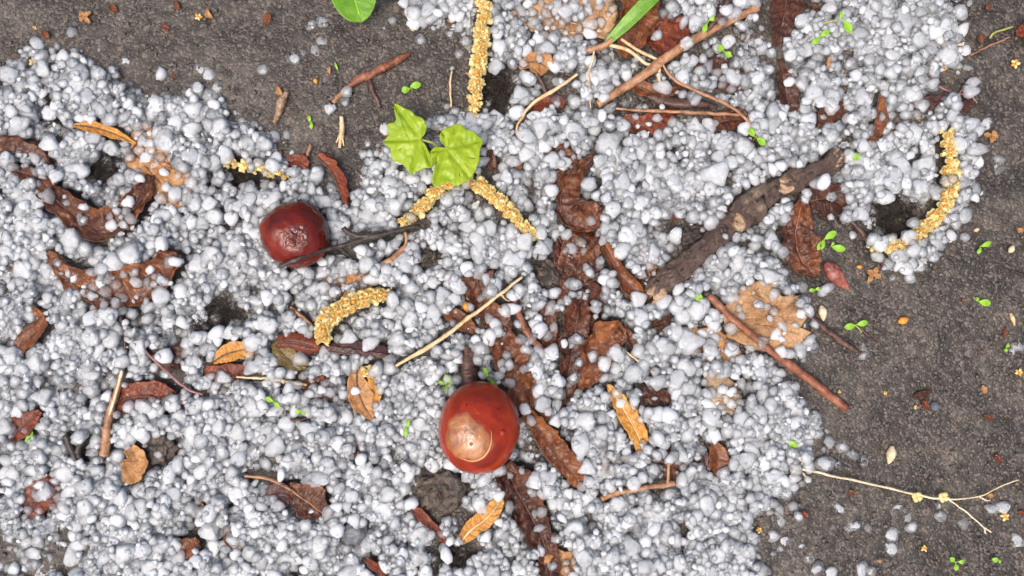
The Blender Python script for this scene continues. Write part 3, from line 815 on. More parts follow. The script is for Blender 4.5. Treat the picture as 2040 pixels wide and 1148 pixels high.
dead_leaf('tiny curled orange leaf crescent in the lower hail', [(457, 1050, 14, 3, 3), (456, 1072, 16, 6, 8), (468, 1085, 16, 6, 7), (484, 1086, 13, 2, 2)], 'orange', 0.9, 0.9, 0.0, seed=35, crinkle=1, midrib=False, parts=False)
dead_leaf('ribbed brown leaf standing behind the grass blade', [(1272, -40, 16, 32, 34), (1278, 20, 18, 30, 36), (1266, 70, 18, 26, 34), (1242, 108, 14, 6, 8)], 'orange', 0.6, 0.7, 0.03, seed=36, crinkle=4, veins=14)
dead_leaf('small tan leaf fragment with a dark stalk near the tall catkin', [(1032, 128, 14, 6, 6), (1056, 124, 16, 14, 14), (1080, 128, 15, 18, 18), (1092, 138, 12, 12, 12)], 'tan', 0.5, 0.5, 0.04, seed=37, crinkle=4, stalk=[(1068, 145, 13, 4), (1080, 165, 12, 4), (1090, 188, 10, 4)])
dead_leaf('narrow upright leaf, yellow along one edge, near the forked root thread', [(1754, 184, 14, 3, 3), (1748, 215, 16, 12, 9), (1742, 248, 15, 17, 12), (1728, 284, 12, 8, 4)], 'orange', 0.9, -0.5, 0.04, seed=38, crinkle=2, rib_mat='darktwig')
dead_leaf('dark leaf strip with an orange upper end near the broad hail field', [(1554, 118, 9, 4, 4), (1560, 150, 10, 9, 9), (1570, 195, 10, 17, 15), (1576, 238, 8, 10, 10)], 'dark', 0.6, 0.6, 0.3, seed=39, crinkle=4)
dead_leaf('small fringed brown leaf fragment between hail clusters', [(1632, 256, 11, 5, 5), (1648, 232, 13, 20, 15), (1672, 218, 13, 20, 14), (1690, 212, 10, 6, 6)], 'brown', 0.3, 0.3, 0.06, seed=40, crinkle=4, midrib=False)
dead_leaf('brown leaf tip beneath the end of the grey stalk', [(1418, 246, 10, 8, 12), (1445, 240, 12, 18, 18), (1475, 238, 12, 16, 14), (1502, 246, 9, 3, 3)], 'brown', 0.4, 0.4, 0.1, seed=41, crinkle=3)
dead_leaf('dark torn leaf patch beside the slender yellow leaf', [(1262, 800, 9, 12, 12), (1288, 794, 12, 22, 22), (1318, 790, 11, 18, 20), (1336, 792, 9, 6, 6)], 'dark', 0.4, 0.4, 0.06, seed=42, crinkle=4, midrib=False)
dead_leaf('orange-brown leaf fragment in the hail below the ribbed fan', [(1418, 884, 12, 8, 8), (1430, 905, 14, 17, 15), (1430, 930, 13, 15, 14), (1424, 950, 10, 4, 4)], 'orange', 0.4, 0.4, 0.05, seed=43, crinkle=3, midrib=False)
dead_leaf('dark leaf edge beside the orange-brown fragment', [(1402, 900, 9, 6, 6), (1406, 925, 10, 9, 9), (1402, 945, 9, 5, 5)], 'plum', 0.5, 0.5, 0.05, seed=44, crinkle=2, midrib=False, parts=False)
dead_leaf('small tan leaf with a dark midrib above the tan lobed leaf', [(146, 250, 15, 2, 2), (185, 254, 17, 10, 9), (225, 266, 17, 9, 8), (270, 286, 14, 3, 2)], 'yellow', 0.5, 0.8, 0.04, seed=45, crinkle=2)
dead_leaf('small brown leaf curl beside the lobed green seedling', [(965, 285, 12, 5, 5), (972, 305, 14, 9, 8), (980, 328, 12, 8, 8), (986, 336, 10, 3, 3)], 'brown', 0.7, 0.6, 0.03, seed=46, crinkle=2, midrib=False, parts=False)
dead_leaf('thin red-brown leaf strip above the lower edge hail', [(818, 1008, 10, 4, 4), (842, 1028, 12, 8, 8), (868, 1055, 11, 7, 7), (888, 1085, 9, 3, 3)], 'red', 0.7, 0.7, 0.08, seed=47, crinkle=2)
dead_leaf('red-brown leaf sliver poking out at the lower edge', [(728, 1112, 11, 4, 4), (748, 1128, 12, 8, 8), (772, 1144, 10, 6, 6)], 'red', 0.6, 0.6, 0.06, seed=48, crinkle=2, midrib=False, parts=False)
dead_leaf('dull purple leaf scrap lying on soil near the forked root thread', [(1818, 216, 6, 6, 6), (1842, 208, 8, 12, 11), (1868, 200, 8, 9, 9), (1888, 200, 6, 3, 3)], 'plum', 0.4, 0.4, 0.05, seed=49, crinkle=3, midrib=False)
dead_leaf('dark red leaf patch below the twig near the grass roots', [(1292, 60, 6, 20, 25), (1325, 70, 8, 34, 36), (1360, 80, 7, 26, 26), (1378, 84, 6, 6, 6)], 'red', 0.2, 0.2, 0.04, seed=50, crinkle=4, midrib=False)
dead_leaf('reddish leaf patch showing through hail under the dry curved stem', [(1058, 214, 7, 9, 9), (1085, 204, 9, 15, 15), (1112, 204, 8, 13, 13), (1126, 208, 7, 4, 4)], 'red', 0.3, 0.3, 0.12, seed=51, crinkle=3, midrib=False)
dead_leaf('dark rotten leaf under the hail at the top edge', [(1568, -50, 4, 30, 30), (1565, 10, 5, 30, 26), (1555, 60, 5, 16, 14), (1548, 92, 4, 4, 4)], 'dark', 0.2, 0.2, 0.15, seed=52, crinkle=4)
dead_leaf('dull red-brown leaf half covered near the branch end', [(1300, 650, 5, 14, 12), (1325, 640, 7, 14, 14), (1345, 630, 6, 8, 8)], 'dark', 0.3, 0.3, 0.05, seed=53, crinkle=3, midrib=False, parts=False)
dead_leaf('red-brown leaf under thin hail beside the yellow-tan scrap', [(408, 742, 5, 10, 10), (450, 745, 7, 16, 14), (490, 742, 6, 12, 10)], 'red', 0.2, 0.2, 0.2, seed=54, crinkle=3, midrib=False, parts=False)
dead_leaf('dark brown leaf strip showing beside the grey stalk', [(1240, 240, 6, 10, 10), (1280, 250, 8, 18, 16), (1320, 235, 8, 14, 16), (1350, 220, 6, 5, 5)], 'red', 0.3, 0.3, 0.15, seed=55, crinkle=4, midrib=False)
dead_leaf('rust leaf edge curving beneath the tan twig', [(1262, 168, 8, 8, 8), (1285, 178, 11, 14, 12), (1325, 186, 11, 9, 9), (1365, 168, 9, 3, 3)], 'orange', 0.7, 0.7, 0.06, seed=56, crinkle=2)
dead_leaf('red-brown leaf end jutting in over the far upper soil', [(2075, 60, 6, 20, 20), (2045, 62, 7, 16, 16), (2025, 66, 5, 5, 5)], 'red', 0.3, 0.3, 0.0, seed=57, crinkle=2, midrib=False, parts=False)
dead_leaf('brown leaf strip rising from soil below the small catkin hail', [(1912, 232, 5, 7, 7), (1925, 212, 8, 9, 9), (1932, 190, 6, 4, 4)], 'dark', 0.6, 0.6, 0.03, seed=58, crinkle=2, midrib=False, parts=False)

dead_leaf('brown leaf bridging the long crinkled leaf and the orange-dark leaf', [(1030, 745, 9, 18, 14), (1050, 785, 10, 26, 18), (1072, 825, 10, 20, 16), (1090, 850, 9, 6, 6)], 'orange', 0.3, 0.3, 0.45, seed=71, crinkle=4)
dead_leaf('dark leaf mat at the heart of the leaf crown', [(1110, 470, 6, 14, 18), (1140, 520, 8, 40, 30), (1165, 570, 8, 34, 30), (1185, 620, 8, 22, 20), (1200, 655, 7, 8, 8)], 'dark', 0.25, 0.25, 0.3, seed=72, crinkle=6)
dead_leaf('brown leaf under clear hail beside the dark red stalk', [(1100, 600, 5, 10, 10), (1090, 650, 6, 18, 16), (1100, 700, 6, 14, 14)], 'brown', 0.2, 0.2, 0.55, seed=73, crinkle=4, midrib=False)
dead_leaf('brown leaf under clear hail around the prong twig', [(1290, 900, 5, 12, 12), (1330, 930, 6, 24, 22), (1380, 940, 6, 16, 16)], 'brown', 0.2, 0.2, 0.6, seed=74, crinkle=4, midrib=False)
dead_leaf('reddish leaf under clear hail between red-brown leaf and pink thread', [(300, 720, 4, 12, 12), (350, 715, 5, 22, 20), (400, 700, 5, 12, 12)], 'dark', 0.2, 0.2, 0.5, seed=75, crinkle=4, midrib=False)
dead_leaf('orange leaf under clear hail above the short catkin', [(640, 560, 4, 10, 10), (690, 570, 5, 18, 18), (740, 555, 5, 12, 12)], 'tan', 0.2, 0.2, 0.75, seed=76, crinkle=4, midrib=False)
dead_leaf('brown leaf under clear hail beside the tan strip', [(590, 760, 4, 12, 12), (640, 770, 5, 22, 22), (690, 780, 5, 14, 14)], 'brown', 0.2, 0.2, 0.6, seed=77, crinkle=4, midrib=False)
dead_leaf('dark leaf under clear hail above the thin brown stem', [(1380, 130, 4, 12, 12), (1430, 150, 5, 26, 22), (1490, 170, 5, 14, 14)], 'dark', 0.2, 0.2, 0.5, seed=78, crinkle=4, midrib=False)
dead_leaf('brown leaf under clear hail at the foot of the thick branch', [(1240, 560, 4, 12, 12), (1290, 570, 5, 26, 24), (1340, 590, 5, 18, 18)], 'brown', 0.2, 0.2, 0.55, seed=79, crinkle=4, midrib=False)
dead_leaf('dark leaf under clear hail above the curled leaf', [(1100, 290, 4, 12, 12), (1130, 330, 5, 22, 20), (1120, 380, 5, 14, 14)], 'brown', 0.2, 0.2, 0.6, seed=80, crinkle=4, midrib=False)
dead_leaf('dark leaf under clear hail near the small orange leaf', [(380, 1010, 4, 12, 12), (430, 1030, 5, 22, 20), (480, 1060, 5, 12, 12)], 'brown', 0.2, 0.2, 0.65, seed=81, crinkle=4, midrib=False)

def lobed(label, poly, mat, z, junction=None, tips=(), cover=0.1, seed=0, crinkle=6, groove=3, stalk=None, ragged=2.5, veins_mat='darktwig', name='dead_leaf', scale=30.0):
    P = np.array(poly, float); c = P.mean(0)
    zg = max(0.0, g_at(*c) + 2) + z
    t = Thing(name, label, 'leaf', c[0], c[1], zg, cover=cover)
    geo = sheet(poly, zg, crinkle=crinkle, junction=junction, tips=tips, groove=groove, seed=seed, ragged=ragged, scale=scale)
    t.part('blade', geo, mat, thick=1.4)
    if junction is not None:
        V = geo[0]
        for tp in tips:
            rr = []
            for q in np.linspace(0, 0.9, 7):
                x = junction[0] + (tp[0] - junction[0]) * q; y = junction[1] + (tp[1] - junction[1]) * q
                i = np.argmin((V[:, 0] - x) ** 2 + (V[:, 1] - y) ** 2)
                rr.append((x, y, V[i, 2] + 0.6, 1.9 * (1 - 0.7 * q)))
            t.part('vein', tube(rr, 24, 6, 0.1, seed), veins_mat, splat=False)
    if stalk:
        t.part('leaf_stalk', tube([(a, b, c_ + zg, d) for a, b, c_, d in stalk], 24, 7, 0.1, seed), veins_mat)
    return t

lobed('tan lobed leaf half buried in hail above the folded red leaf', [(262, 262), (280, 240), (302, 252), (308, 285), (345, 298), (352, 318), (380, 340), (394, 378), (372, 392), (360, 418), (330, 404), (300, 388), (268, 352), (250, 320), (262, 295)],
      'tan', 8, (262, 300), ((380, 342), (362, 412), (300, 250)), 0.30, 61)
lobed('large pale tan leaf with torn points at the edge of the bare soil', [(1436, 618), (1470, 578), (1512, 560), (1545, 566), (1556, 590), (1598, 588), (1596, 618), (1606, 630), (1588, 660), (1618, 664), (1594, 688), (1548, 706), (1500, 694), (1448, 672)],
      'pale', 12, (1450, 640), ((1600, 600), (1602, 632), (1612, 664), (1520, 565)), 0.16, 62, crinkle=9, groove=5, veins_mat='tantwig')
lobed('pale tan leaf half under hail at the top edge', [(1015, -30), (1218, -40), (1230, 20), (1228, 50), (1205, 78), (1160, 70), (1120, 84), (1062, 62), (1018, 40)], 'pale', 8, (1200, 60), ((1040, 20), (1100, 70)), 0.42, 63, crinkle=6, veins_mat='straw')
lobed('pale brown leaf at the lower edge below the wide dark leaf', [(1072, 1112), (1104, 1094), (1140, 1100), (1150, 1140), (1140, 1190), (1095, 1185), (1080, 1150)], 'tan', 6, (1090, 1180), ((1120, 1100),), 0.2, 64, crinkle=5)
lobed('tattered brown leaf base among hail beside the rolled leaf', [(1196, 455), (1215, 448), (1262, 470), (1300, 500), (1310, 540), (1270, 535), (1235, 510), (1210, 490)], 'tan', 4, (1205, 470), ((1300, 525),), 0.85, 65)
lobed('brown leaf hidden under clear hail beside the yellow leaf', [(1170, 850), (1210, 870), (1250, 905), (1255, 945), (1205, 945), (1170, 910)], 'tan', 4, None, (), 0.9, 66)
lobed('orange leaf buried under clear hail below the curled brown leaf', [(1330, 400), (1390, 372), (1420, 395), (1400, 425), (1350, 440), (1310, 430)], 'orange', 5, None, (), 0.85, 67)
lobed('dark leaf sheet below the thick branch', [(1360, 655), (1420, 650), (1470, 680), (1480, 720), (1420, 730), (1370, 700)], 'tan', 3, None, (), 0.55, 68)

# ------------------------------------------------------------------ thick branch
bt = Thing('fallen_branch', 'thick gnarled brown branch with pale knots lying in the hail', 'branch', 1490, 450, 30, cover=0.02)
BR = [(1302, 586, 17, 19), (1330, 562, 17, 23), (1370, 525, 17, 22), (1420, 483, 17, 19), (1445, 460, 17, 22), (1472, 436, 17, 20), (1492, 414, 17, 25), (1520, 394, 17, 22), (1560, 372, 17, 17), (1590, 358, 18, 20), (1612, 348, 18, 17), (1640, 334, 19, 15), (1672, 312, 20, 16)]
wood = bt.part('bark', tube(BR, 240, 60, 0.26, 4, kink=3.0, grain=0.10, lumps=((0.10, 0.12, 0.03), (0.34, 0.16, 0.02), (0.49, 0.24, 0.018), (0.56, 0.1, 0.02), (0.79, 0.16, 0.02), (0.98, 0.15, 0.02))), 'bark')
P_ = catmull(BR, 300)
def knot(s0, s1, rad_add, mat, seed):
    rad_add -= 2.6
    i, j = int(s0 * 299), int(s1 * 299)
    rows = [(p[0], p[1], p[2] + 1, p[3] + rad_add) for p in P_[i:j:max(1, (j - i) // 6)]]
    return tube(rows, 22, 40, 0.34, seed, kink=1.5)
bt.part('knot_ring', knot(0.455, 0.485, 3.6, 'wood', 5), 'wood')
bt.part('knot_ring', knot(0.72, 0.765, 1.6, 'wood', 6), 'wood')
bt.part('broken_end', knot(0.0, 0.03, 1.8, 'wood', 7), 'wood')
bt.part('broken_end', knot(0.985, 1.0, 2.6, 'wood', 8), 'wood')
bt.part('branch_stub', blob(1440, 458, 34, 11, 10, 9, 4, 0.3, 2, 5), 'blacktwig')
bt.part('branch_stub', blob(1330, 545, 24, 18, 11, 12, 4, 0.35, 2, 6, -0.7), 'bark')
for i, (x, y, w_, l_) in enumerate(((1478, 402, 20, 60), (1395, 486, 14, 70), (1530, 372, 12, 50))):
    a = math.atan2(-0.7, 1)
    rows = [(x - math.cos(a) * l_ / 2, y - math.sin(a) * l_ / 2, 34, 3, 3), (x, y, 39, w_ / 2, w_ / 2), (x + math.cos(a) * l_ / 2, y + math.sin(a) * l_ / 2, 33, 3, 3)]
    bt.part('bark_flake', ribbon(rows, 24, 9, -0.4, -0.4, 2.5, 0.6, 0.25, 70 + i), 'bark', thick=1.6)

# ------------------------------------------------------------------ twigs, stalks and straws
def twig(label, rows, mat, name='twig', cat='twig', forks=(), cover=0.0, k=10, rough=0.14, kink=0.8, n=60, seed=0, fork_name='side_shoot', extra=None, lumps=()):
    rows = [list(r) for r in rows]
    for r in rows: r[2] += max(0.0, g_at(r[0], r[1]))
    m = rows[len(rows) // 2]
    if not forks and not extra:
        return one(name, label, cat, tube(rows, n, k, rough, seed, kink, lumps=lumps or ((0.22 + 0.013 * (seed % 9), 0.22, 0.018), (0.55 + 0.02 * (seed % 7), 0.28, 0.014), (0.83, 0.2, 0.016)), grain=0.09), mat, m[0], m[1], m[2], cover=cover)
    t = Thing(name, label, cat, m[0], m[1], m[2], cover=cover)
    t.part('stem', tube(rows, n, k, rough, seed, kink, lumps=lumps or ((0.22 + 0.013 * (seed % 9), 0.22, 0.018), (0.55 + 0.02 * (seed % 7), 0.28, 0.014), (0.83, 0.2, 0.016)), grain=0.09), mat)
    for i, f in enumerate(forks):
        f = [list(r) for r in f]
        for r in f: r[2] += max(0.0, g_at(r[0], r[1]))
        t.part(fork_name, tube(f, max(12, n // 2), k, rough, seed + 3 + i, kink * 0.7), mat)
    if extra: extra(t)
    return t

twig('forked black twig resting on the dark chestnut', [(566, 533, 70, 5), (600, 518, 76, 4.4), (645, 500, 60, 4), (700, 484, 46, 4.2), (745, 470, 40, 5), (790, 459, 36, 4.6), (834, 449, 28, 5)], 'blacktwig', seed=1,
     forks=[[(748, 468, 40, 6), (725, 471, 42, 6), (700, 466, 44, 5.5), (684, 454, 46, 5)], [(668, 490, 48, 4), (690, 505, 36, 3), (700, 516, 26, 2)]], lumps=((0.66, 0.3, 0.05),))
twig('long straw stalk lying aslant above the bright chestnut', [(768, 742, 20, 2.5), (800, 722, 26, 3.2), (850, 695, 30, 4.5), (880, 675, 32, 4.4), (950, 622, 36, 3.6), (1000, 584, 38, 3.2), (1040, 552, 34, 2.6)], 'straw', name='straw_stalk', cat='stalk', seed=2, kink=1.2,
     forks=[[(998, 585, 37, 2.2), (1006, 596, 30, 1.8), (1016, 600, 24, 1.4)]])
twig('red-brown twig running from hail onto bare soil', [(1408, 588, 30, 6.5), (1430, 610, 30, 7), (1480, 655, 27, 7), (1540, 702, 22, 7.5), (1600, 745, 13, 8), (1650, 783, 8, 9), (1692, 816, 6, 9)], 'redtwig', seed=3,
     extra=lambda t: t.part('burnt_tip', blob(1407, 587, 32, 9, 8, 7, 3, 0.2, 2, 3), 'blacktwig'))
twig('smooth tan twig slanting up from the grass roots', [(1192, 204, 12, 8), (1240, 176, 18, 9), (1290, 143, 22, 9), (1340, 106, 23, 9), (1390, 74, 22, 8.5), (1450, 42, 20, 8), (1512, 12, 17, 9)], 'tantwig', seed=4, lumps=((0.35, 0.18, 0.02), (0.86, 0.15, 0.03)))
twig('short dark twig meeting the tan twig near the top edge', [(1462, -20, 24, 4.5), (1440, 20, 26, 5), (1420, 48, 27, 4.5), (1408, 64, 24, 3.5)], 'darktwig', seed=5)
twig('dry stem bent like a hook beside the tan twig', [(1150, 148, 24, 2.6), (1110, 176, 27, 3.4), (1070, 202, 27, 3.6), (1042, 230, 25, 2.6), (1029, 254, 24, 2.2), (1034, 272, 22, 1.8), (1047, 298, 16, 1.4)], 'straw', name='dry_stalk', cat='stem', seed=6, kink=1.5)
twig('thin brown stem slanting from the tan twig to a tiny sprout', [(1318, 128, 26, 2), (1345, 160, 25, 3.4), (1400, 188, 25, 3), (1455, 214, 24, 3.2), (1490, 240, 22, 2.8), (1520, 282, 16, 2)], 'tantwig', name='dry_stalk', cat='stem', seed=7, kink=1.2)
twig('grey-tan stalk lying level under the thin brown stem', [(1228, 216, 18, 2), (1290, 221, 20, 2.8), (1360, 223, 20, 3.2), (1420, 227, 20, 3.2), (1476, 228, 18, 2.6)], 'tantwig', name='dry_stalk', cat='stem', seed=8, kink=1.2)
twig('dark rotten stick behind the grey-tan stalk', [(1290, 192, 12, 5), (1340, 204, 15, 9), (1390, 206, 15, 8), (1430, 212, 12, 4)], 'darktwig', seed=9, rough=0.3)
twig('short brown twig in the hail below the yellow leaf, with one prong', [(1199, 996, 22, 7), (1225, 984, 24, 5), (1270, 974, 25, 5), (1310, 968, 25, 5), (1345, 962, 23, 5)], 'tantwig', seed=10, forks=[[(1330, 964, 25, 3), (1330, 945, 27, 3), (1331, 922, 27, 2.6)]])
twig('wet black stub leaning one way in the hail near the red leaf', [(134, 866, 26, 7), (141, 892, 22, 7), (149, 918, 16, 6)], 'blacktwig', seed=11, name='twig_stub', n=24)
twig('wet black stub leaning against its twin near the red leaf', [(167, 872, 24, 6), (158, 895, 20, 6.5), (152, 914, 14, 6)], 'blacktwig', seed=12, name='twig_stub', n=24)
twig('pale pink thread-like root lying across hail', [(288, 698, 22, 1.8), (312, 722, 24, 2.4), (345, 752, 24, 2.4), (372, 775, 22, 2.2), (402, 788, 18, 1.8)], 'pink', name='root_thread', cat='root', seed=13, k=7, kink=0.8)
twig('forked pink root thread curving over bare soil', [(1834, 118, 12, 1.3), (1845, 140, 11, 1.7), (1868, 170, 9, 1.9), (1900, 186, 8, 1.8), (1930, 190, 8, 1.6), (1948, 204, 7, 1.2)], 'pink', name='root_thread', cat='root', seed=14, k=7,
     forks=[[(1906, 195, 7, 1.2), (1918, 178, 8, 1.5), (1944, 154, 8, 1)]])
twig('flat red-brown twig on the bare soil above the sprout pair', [(692, 172, 4, 6), (720, 155, 6, 8), (760, 138, 6, 7), (795, 118, 6, 6), (815, 106, 5, 4)], 'redtwig', seed=15, rough=0.3)
twig('thin orange twig end among three soil hailstones', [(664, 204, 5, 4.5), (678, 190, 6, 4.5), (690, 172, 5, 3)], 'tantwig', seed=16, n=24)
twig('dark root poking out beside the flat red-brown twig', [(733, 154, 2, 4), (742, 180, 5, 5), (756, 212, 3, 3)], 'darktwig', seed=17, n=30, rough=0.3)
twig('dark twig on soil pointing away from the large pale leaf', [(1602, 618, 3, 3), (1625, 640, 6, 5.5), (1660, 668, 7, 6), (1690, 690, 6, 5), (1714, 704, 4, 3.5)], 'darktwig', seed=18, forks=[[(1712, 648, 3, 2), (1728, 668, 5, 2.2), (1748, 684, 3, 2)]])
twig('frayed straw piece standing on soil near the folded leaf', [(681, 232, 9, 3), (681, 258, 8, 5), (676, 294, 5, 3)], 'straw', name='straw_piece', cat='straw', seed=19, rough=0.3, n=30, forks=[[(680, 262, 8, 2), (670, 284, 6, 1.5)], [(681, 262, 8, 2), (684, 290, 5, 1.4)]])
twig('fine upright straw on soil beside the tall catkin', [(900, 142, 4, 1.6), (897, 170, 5, 2.2), (899, 214, 4, 1.6)], 'straw', name='straw_piece', cat='straw', seed=20, n=24, k=7)
twig('split pale wood splinter near the small sprout', [(572, 184, 5, 4), (562, 206, 8, 8), (554, 228, 7, 6), (545, 244, 5, 3)], 'wood', name='wood_splinter', cat='splinter', seed=21, rough=0.35, n=30)
def umbel(t):
    for x, y in ((1826, 990), (1880, 991)):
        for a in range(4):
            t.part('dry_floret', blob(x + 6 * math.cos(a * 1.57 + 0.5), y + 6 * math.sin(a * 1.57 + 0.5), g_at(x, y) + 12, 6, 5, 4, 2, 0.25, 2, a, a), 'floret')
twig('pale branching grass stalk lying on bare soil', [(1570, 925, 24, 2), (1600, 934, 20, 2.6), (1660, 947, 14, 2.4), (1740, 965, 11, 2.2), (1820, 984, 10, 2.1), (1880, 994, 10, 2), (1945, 990, 9, 1.5), (1990, 972, 9, 1.2), (2030, 957, 8, 1.4)], 'cream', name='grass_stalk', cat='stalk', seed=22, k=8, kink=1.2, n=90,
     forks=[[(1888, 994, 10, 1.6), (1925, 1020, 9, 1.6), (1955, 1046, 8, 1.4), (1976, 1062, 7, 1.4)], [(1950, 989, 9, 1.6), (1962, 996, 8, 1.5), (1975, 999, 7, 1)], [(1962, 1052, 8, 1.4), (1966, 1066, 6, 1)], [(1572, 940, 22, 2.2), (1588, 925, 21, 2), (1596, 916, 20, 1.6)], [(1590, 936, 21, 2), (1604, 948, 16, 1.6)]], extra=umbel, fork_name='side_stalk')
twig('dark twig slanting to the curved catkin on soil', [(1698, 442, 5, 4), (1715, 462, 7, 4.5), (1738, 490, 6, 4)], 'darktwig', seed=23, n=30)
twig('short pale straw lying level near the soil hail', [(1842, 96, 7, 3.4), (1880, 92, 8, 3.4), (1918, 88, 6, 2.4)], 'straw', name='straw_piece', cat='straw', seed=24, n=30)
twig('fine brown straw near the upper corner of bare soil', [(1934, 110, 4, 1.8), (1970, 92, 5, 2), (2012, 74, 4, 1.5)], 'tantwig', name='straw_piece', cat='straw', seed=25, n=30, k=7)
twig('curled pale green thread near the upper corner of bare soil', [(1972, 76, 4, 2), (1980, 66, 6, 2.2), (2000, 60, 6, 2.2), (2020, 52, 4, 1.8)], 'stem', name='plant_thread', cat='stem', seed=26, n=30, k=7)
twig('dark wood stub between the straw and the bright chestnut', [(928, 690, 8, 11), (932, 722, 12, 15), (936, 762, 10, 15)], 'darktwig', name='wood_stub', seed=27, rough=0.3)
twig('dark red stalk beside the long crinkled leaf', [(1022, 588, 14, 5), (1030, 618, 16, 6), (1048, 660, 16, 7), (1070, 688, 15, 7), (1088, 708, 11, 6)], 'redtwig', name='leaf_stalk_twig', seed=28, rough=0.2)
twig('thin tan stem lying level in hail beside the tan leaf strip', [(470, 752, 16, 1.8), (530, 754, 18, 2.6), (570, 760, 18, 2.6), (610, 768, 14, 2)], 'straw', name='dry_stalk', cat='stem', seed=29, k=7)
twig('short black stub in hail below the dark chestnut', [(556, 576, 14, 4), (566, 588, 16, 6), (576, 598, 13, 4)], 'blacktwig', name='twig_stub', seed=30, n=20)
twig('thin brown stem end beside the short catkin', [(578, 612, 13, 3), (598, 628, 15, 4), (622, 648, 12, 2.6)], 'tantwig', seed=31, n=24)
twig('small dark curved stalk in the hail near the tiny sprouts', [(570, 828, 14, 3), (588, 838, 17, 4), (618, 832, 14, 2.6)], 'darktwig', seed=32, n=24)
twig('fine straw poking from hail beside the broad leaf lobe', [(1236, 692, 18, 1.5), (1262, 712, 20, 2), (1310, 748, 16, 1.4)], 'straw', name='straw_piece', cat='straw', seed=33, n=24, k=7)
twig('pale stalk rising past the wet red-brown leaf', [(243, 745, 20, 6), (236, 775, 22, 6), (226, 805, 22, 6.5), (216, 835, 19, 7), (210, 872, 14, 9), (203, 910, 10, 9)], 'tantwig', name='leaf_stalk_twig', seed=34, extra=lambda t: t.part('peeled_strip', tube([(246, 738, 24, 3), (238, 775, 27, 3), (228, 808, 27, 2.6), (218, 832, 24, 2)], 30, 7, 0.2, 3), 'cream'))
twig('brown stem at the tip of the boat-shaped leaf', [(100, 500, 24, 3), (112, 506, 24, 3), (122, 520, 20, 2)], 'redtwig', seed=35, n=14, k=7)
twig('thin tan stalk with orange joint between dark chestnut and pink-tinged hailstone', [(762, 528, 12, 7), (782, 515, 15, 6), (800, 498, 15, 5), (810, 482, 16, 3), (808, 462, 17, 4)], 'tantwig', seed=36, n=30)
twig('thin reddish twig end below the wood splinter in the folded-leaf gap', [(612, 310, 9, 3), (616, 298, 10, 3.4), (618, 288, 8, 2.4)], 'tantwig', seed=37, n=16, k=7)
twig('dark stalk end crossing soil near the edge of bare ground', [(2015, 540, 4, 2), (2040, 548, 6, 3.4), (2075, 552, 4, 3)], 'blacktwig', seed=38, n=20)
# ------------------------------------------------------------------ catkins
def floret_mesh(seed):
    """A little cup of five cream bracts around an orange heart, about one unit across, axis +z."""
    rs = np.random.default_rng(seed)
    V, F, M = [], [], []
    k = 5
    for i in range(k):
        a = 2 * math.pi * i / k + rs.uniform(-0.2, 0.2)
        w = 0.5 + rs.uniform(-0.08, 0.1); hgt = 0.55 + rs.uniform(-0.15, 0.25); out = 0.62 + rs.uniform(-0.1, 0.12)
        b = len(V)
        ca, sa = math.cos(a), math.sin(a); tx, ty = -sa, ca
        prof = ((0.15, -0.5, 0.2), (0.5, 0.0, 0.42), (out, hgt * 0.6, w * 0.85), (out * 0.9, hgt, 0.12))
        for r_, z, hw in prof:
            V.append((ca * r_ + tx * hw, sa * r_ + ty * hw, z)); V.append((ca * (r_ + 0.1), sa * (r_ + 0.1), z - 0.03)); V.append((ca * r_ - tx * hw, sa * r_ - ty * hw, z))
        for q in range(3):
            o = b + q * 3
            F += [(o, o + 1, o + 4, o + 3), (o + 1, o + 2, o + 5, o + 4)]; M += [0, 0]
    iv, if_ = ico(1)
    b = len(V)
    for v in iv:
        s = 0.36 * (1 + rs.uniform(-0.15, 0.15))
        V.append((v[0] * s, v[1] * s, v[2] * s * 0.8 + 0.28))
    F += [tuple(int(q) + b for q in f) for f in if_]; M += [1] * len(if_)
    return V, F, M
FLORETS = []
for s in range(6):
    V, F, M = floret_mesh(100 + s)
    me = new_mesh('floret', V, F)
    me.materials.append(MAT['floret']); me.materials.append(MAT['anther'])
    me.polygons.foreach_set('material_index', np.array(M, np.int32))
    FLORETS.append(me)

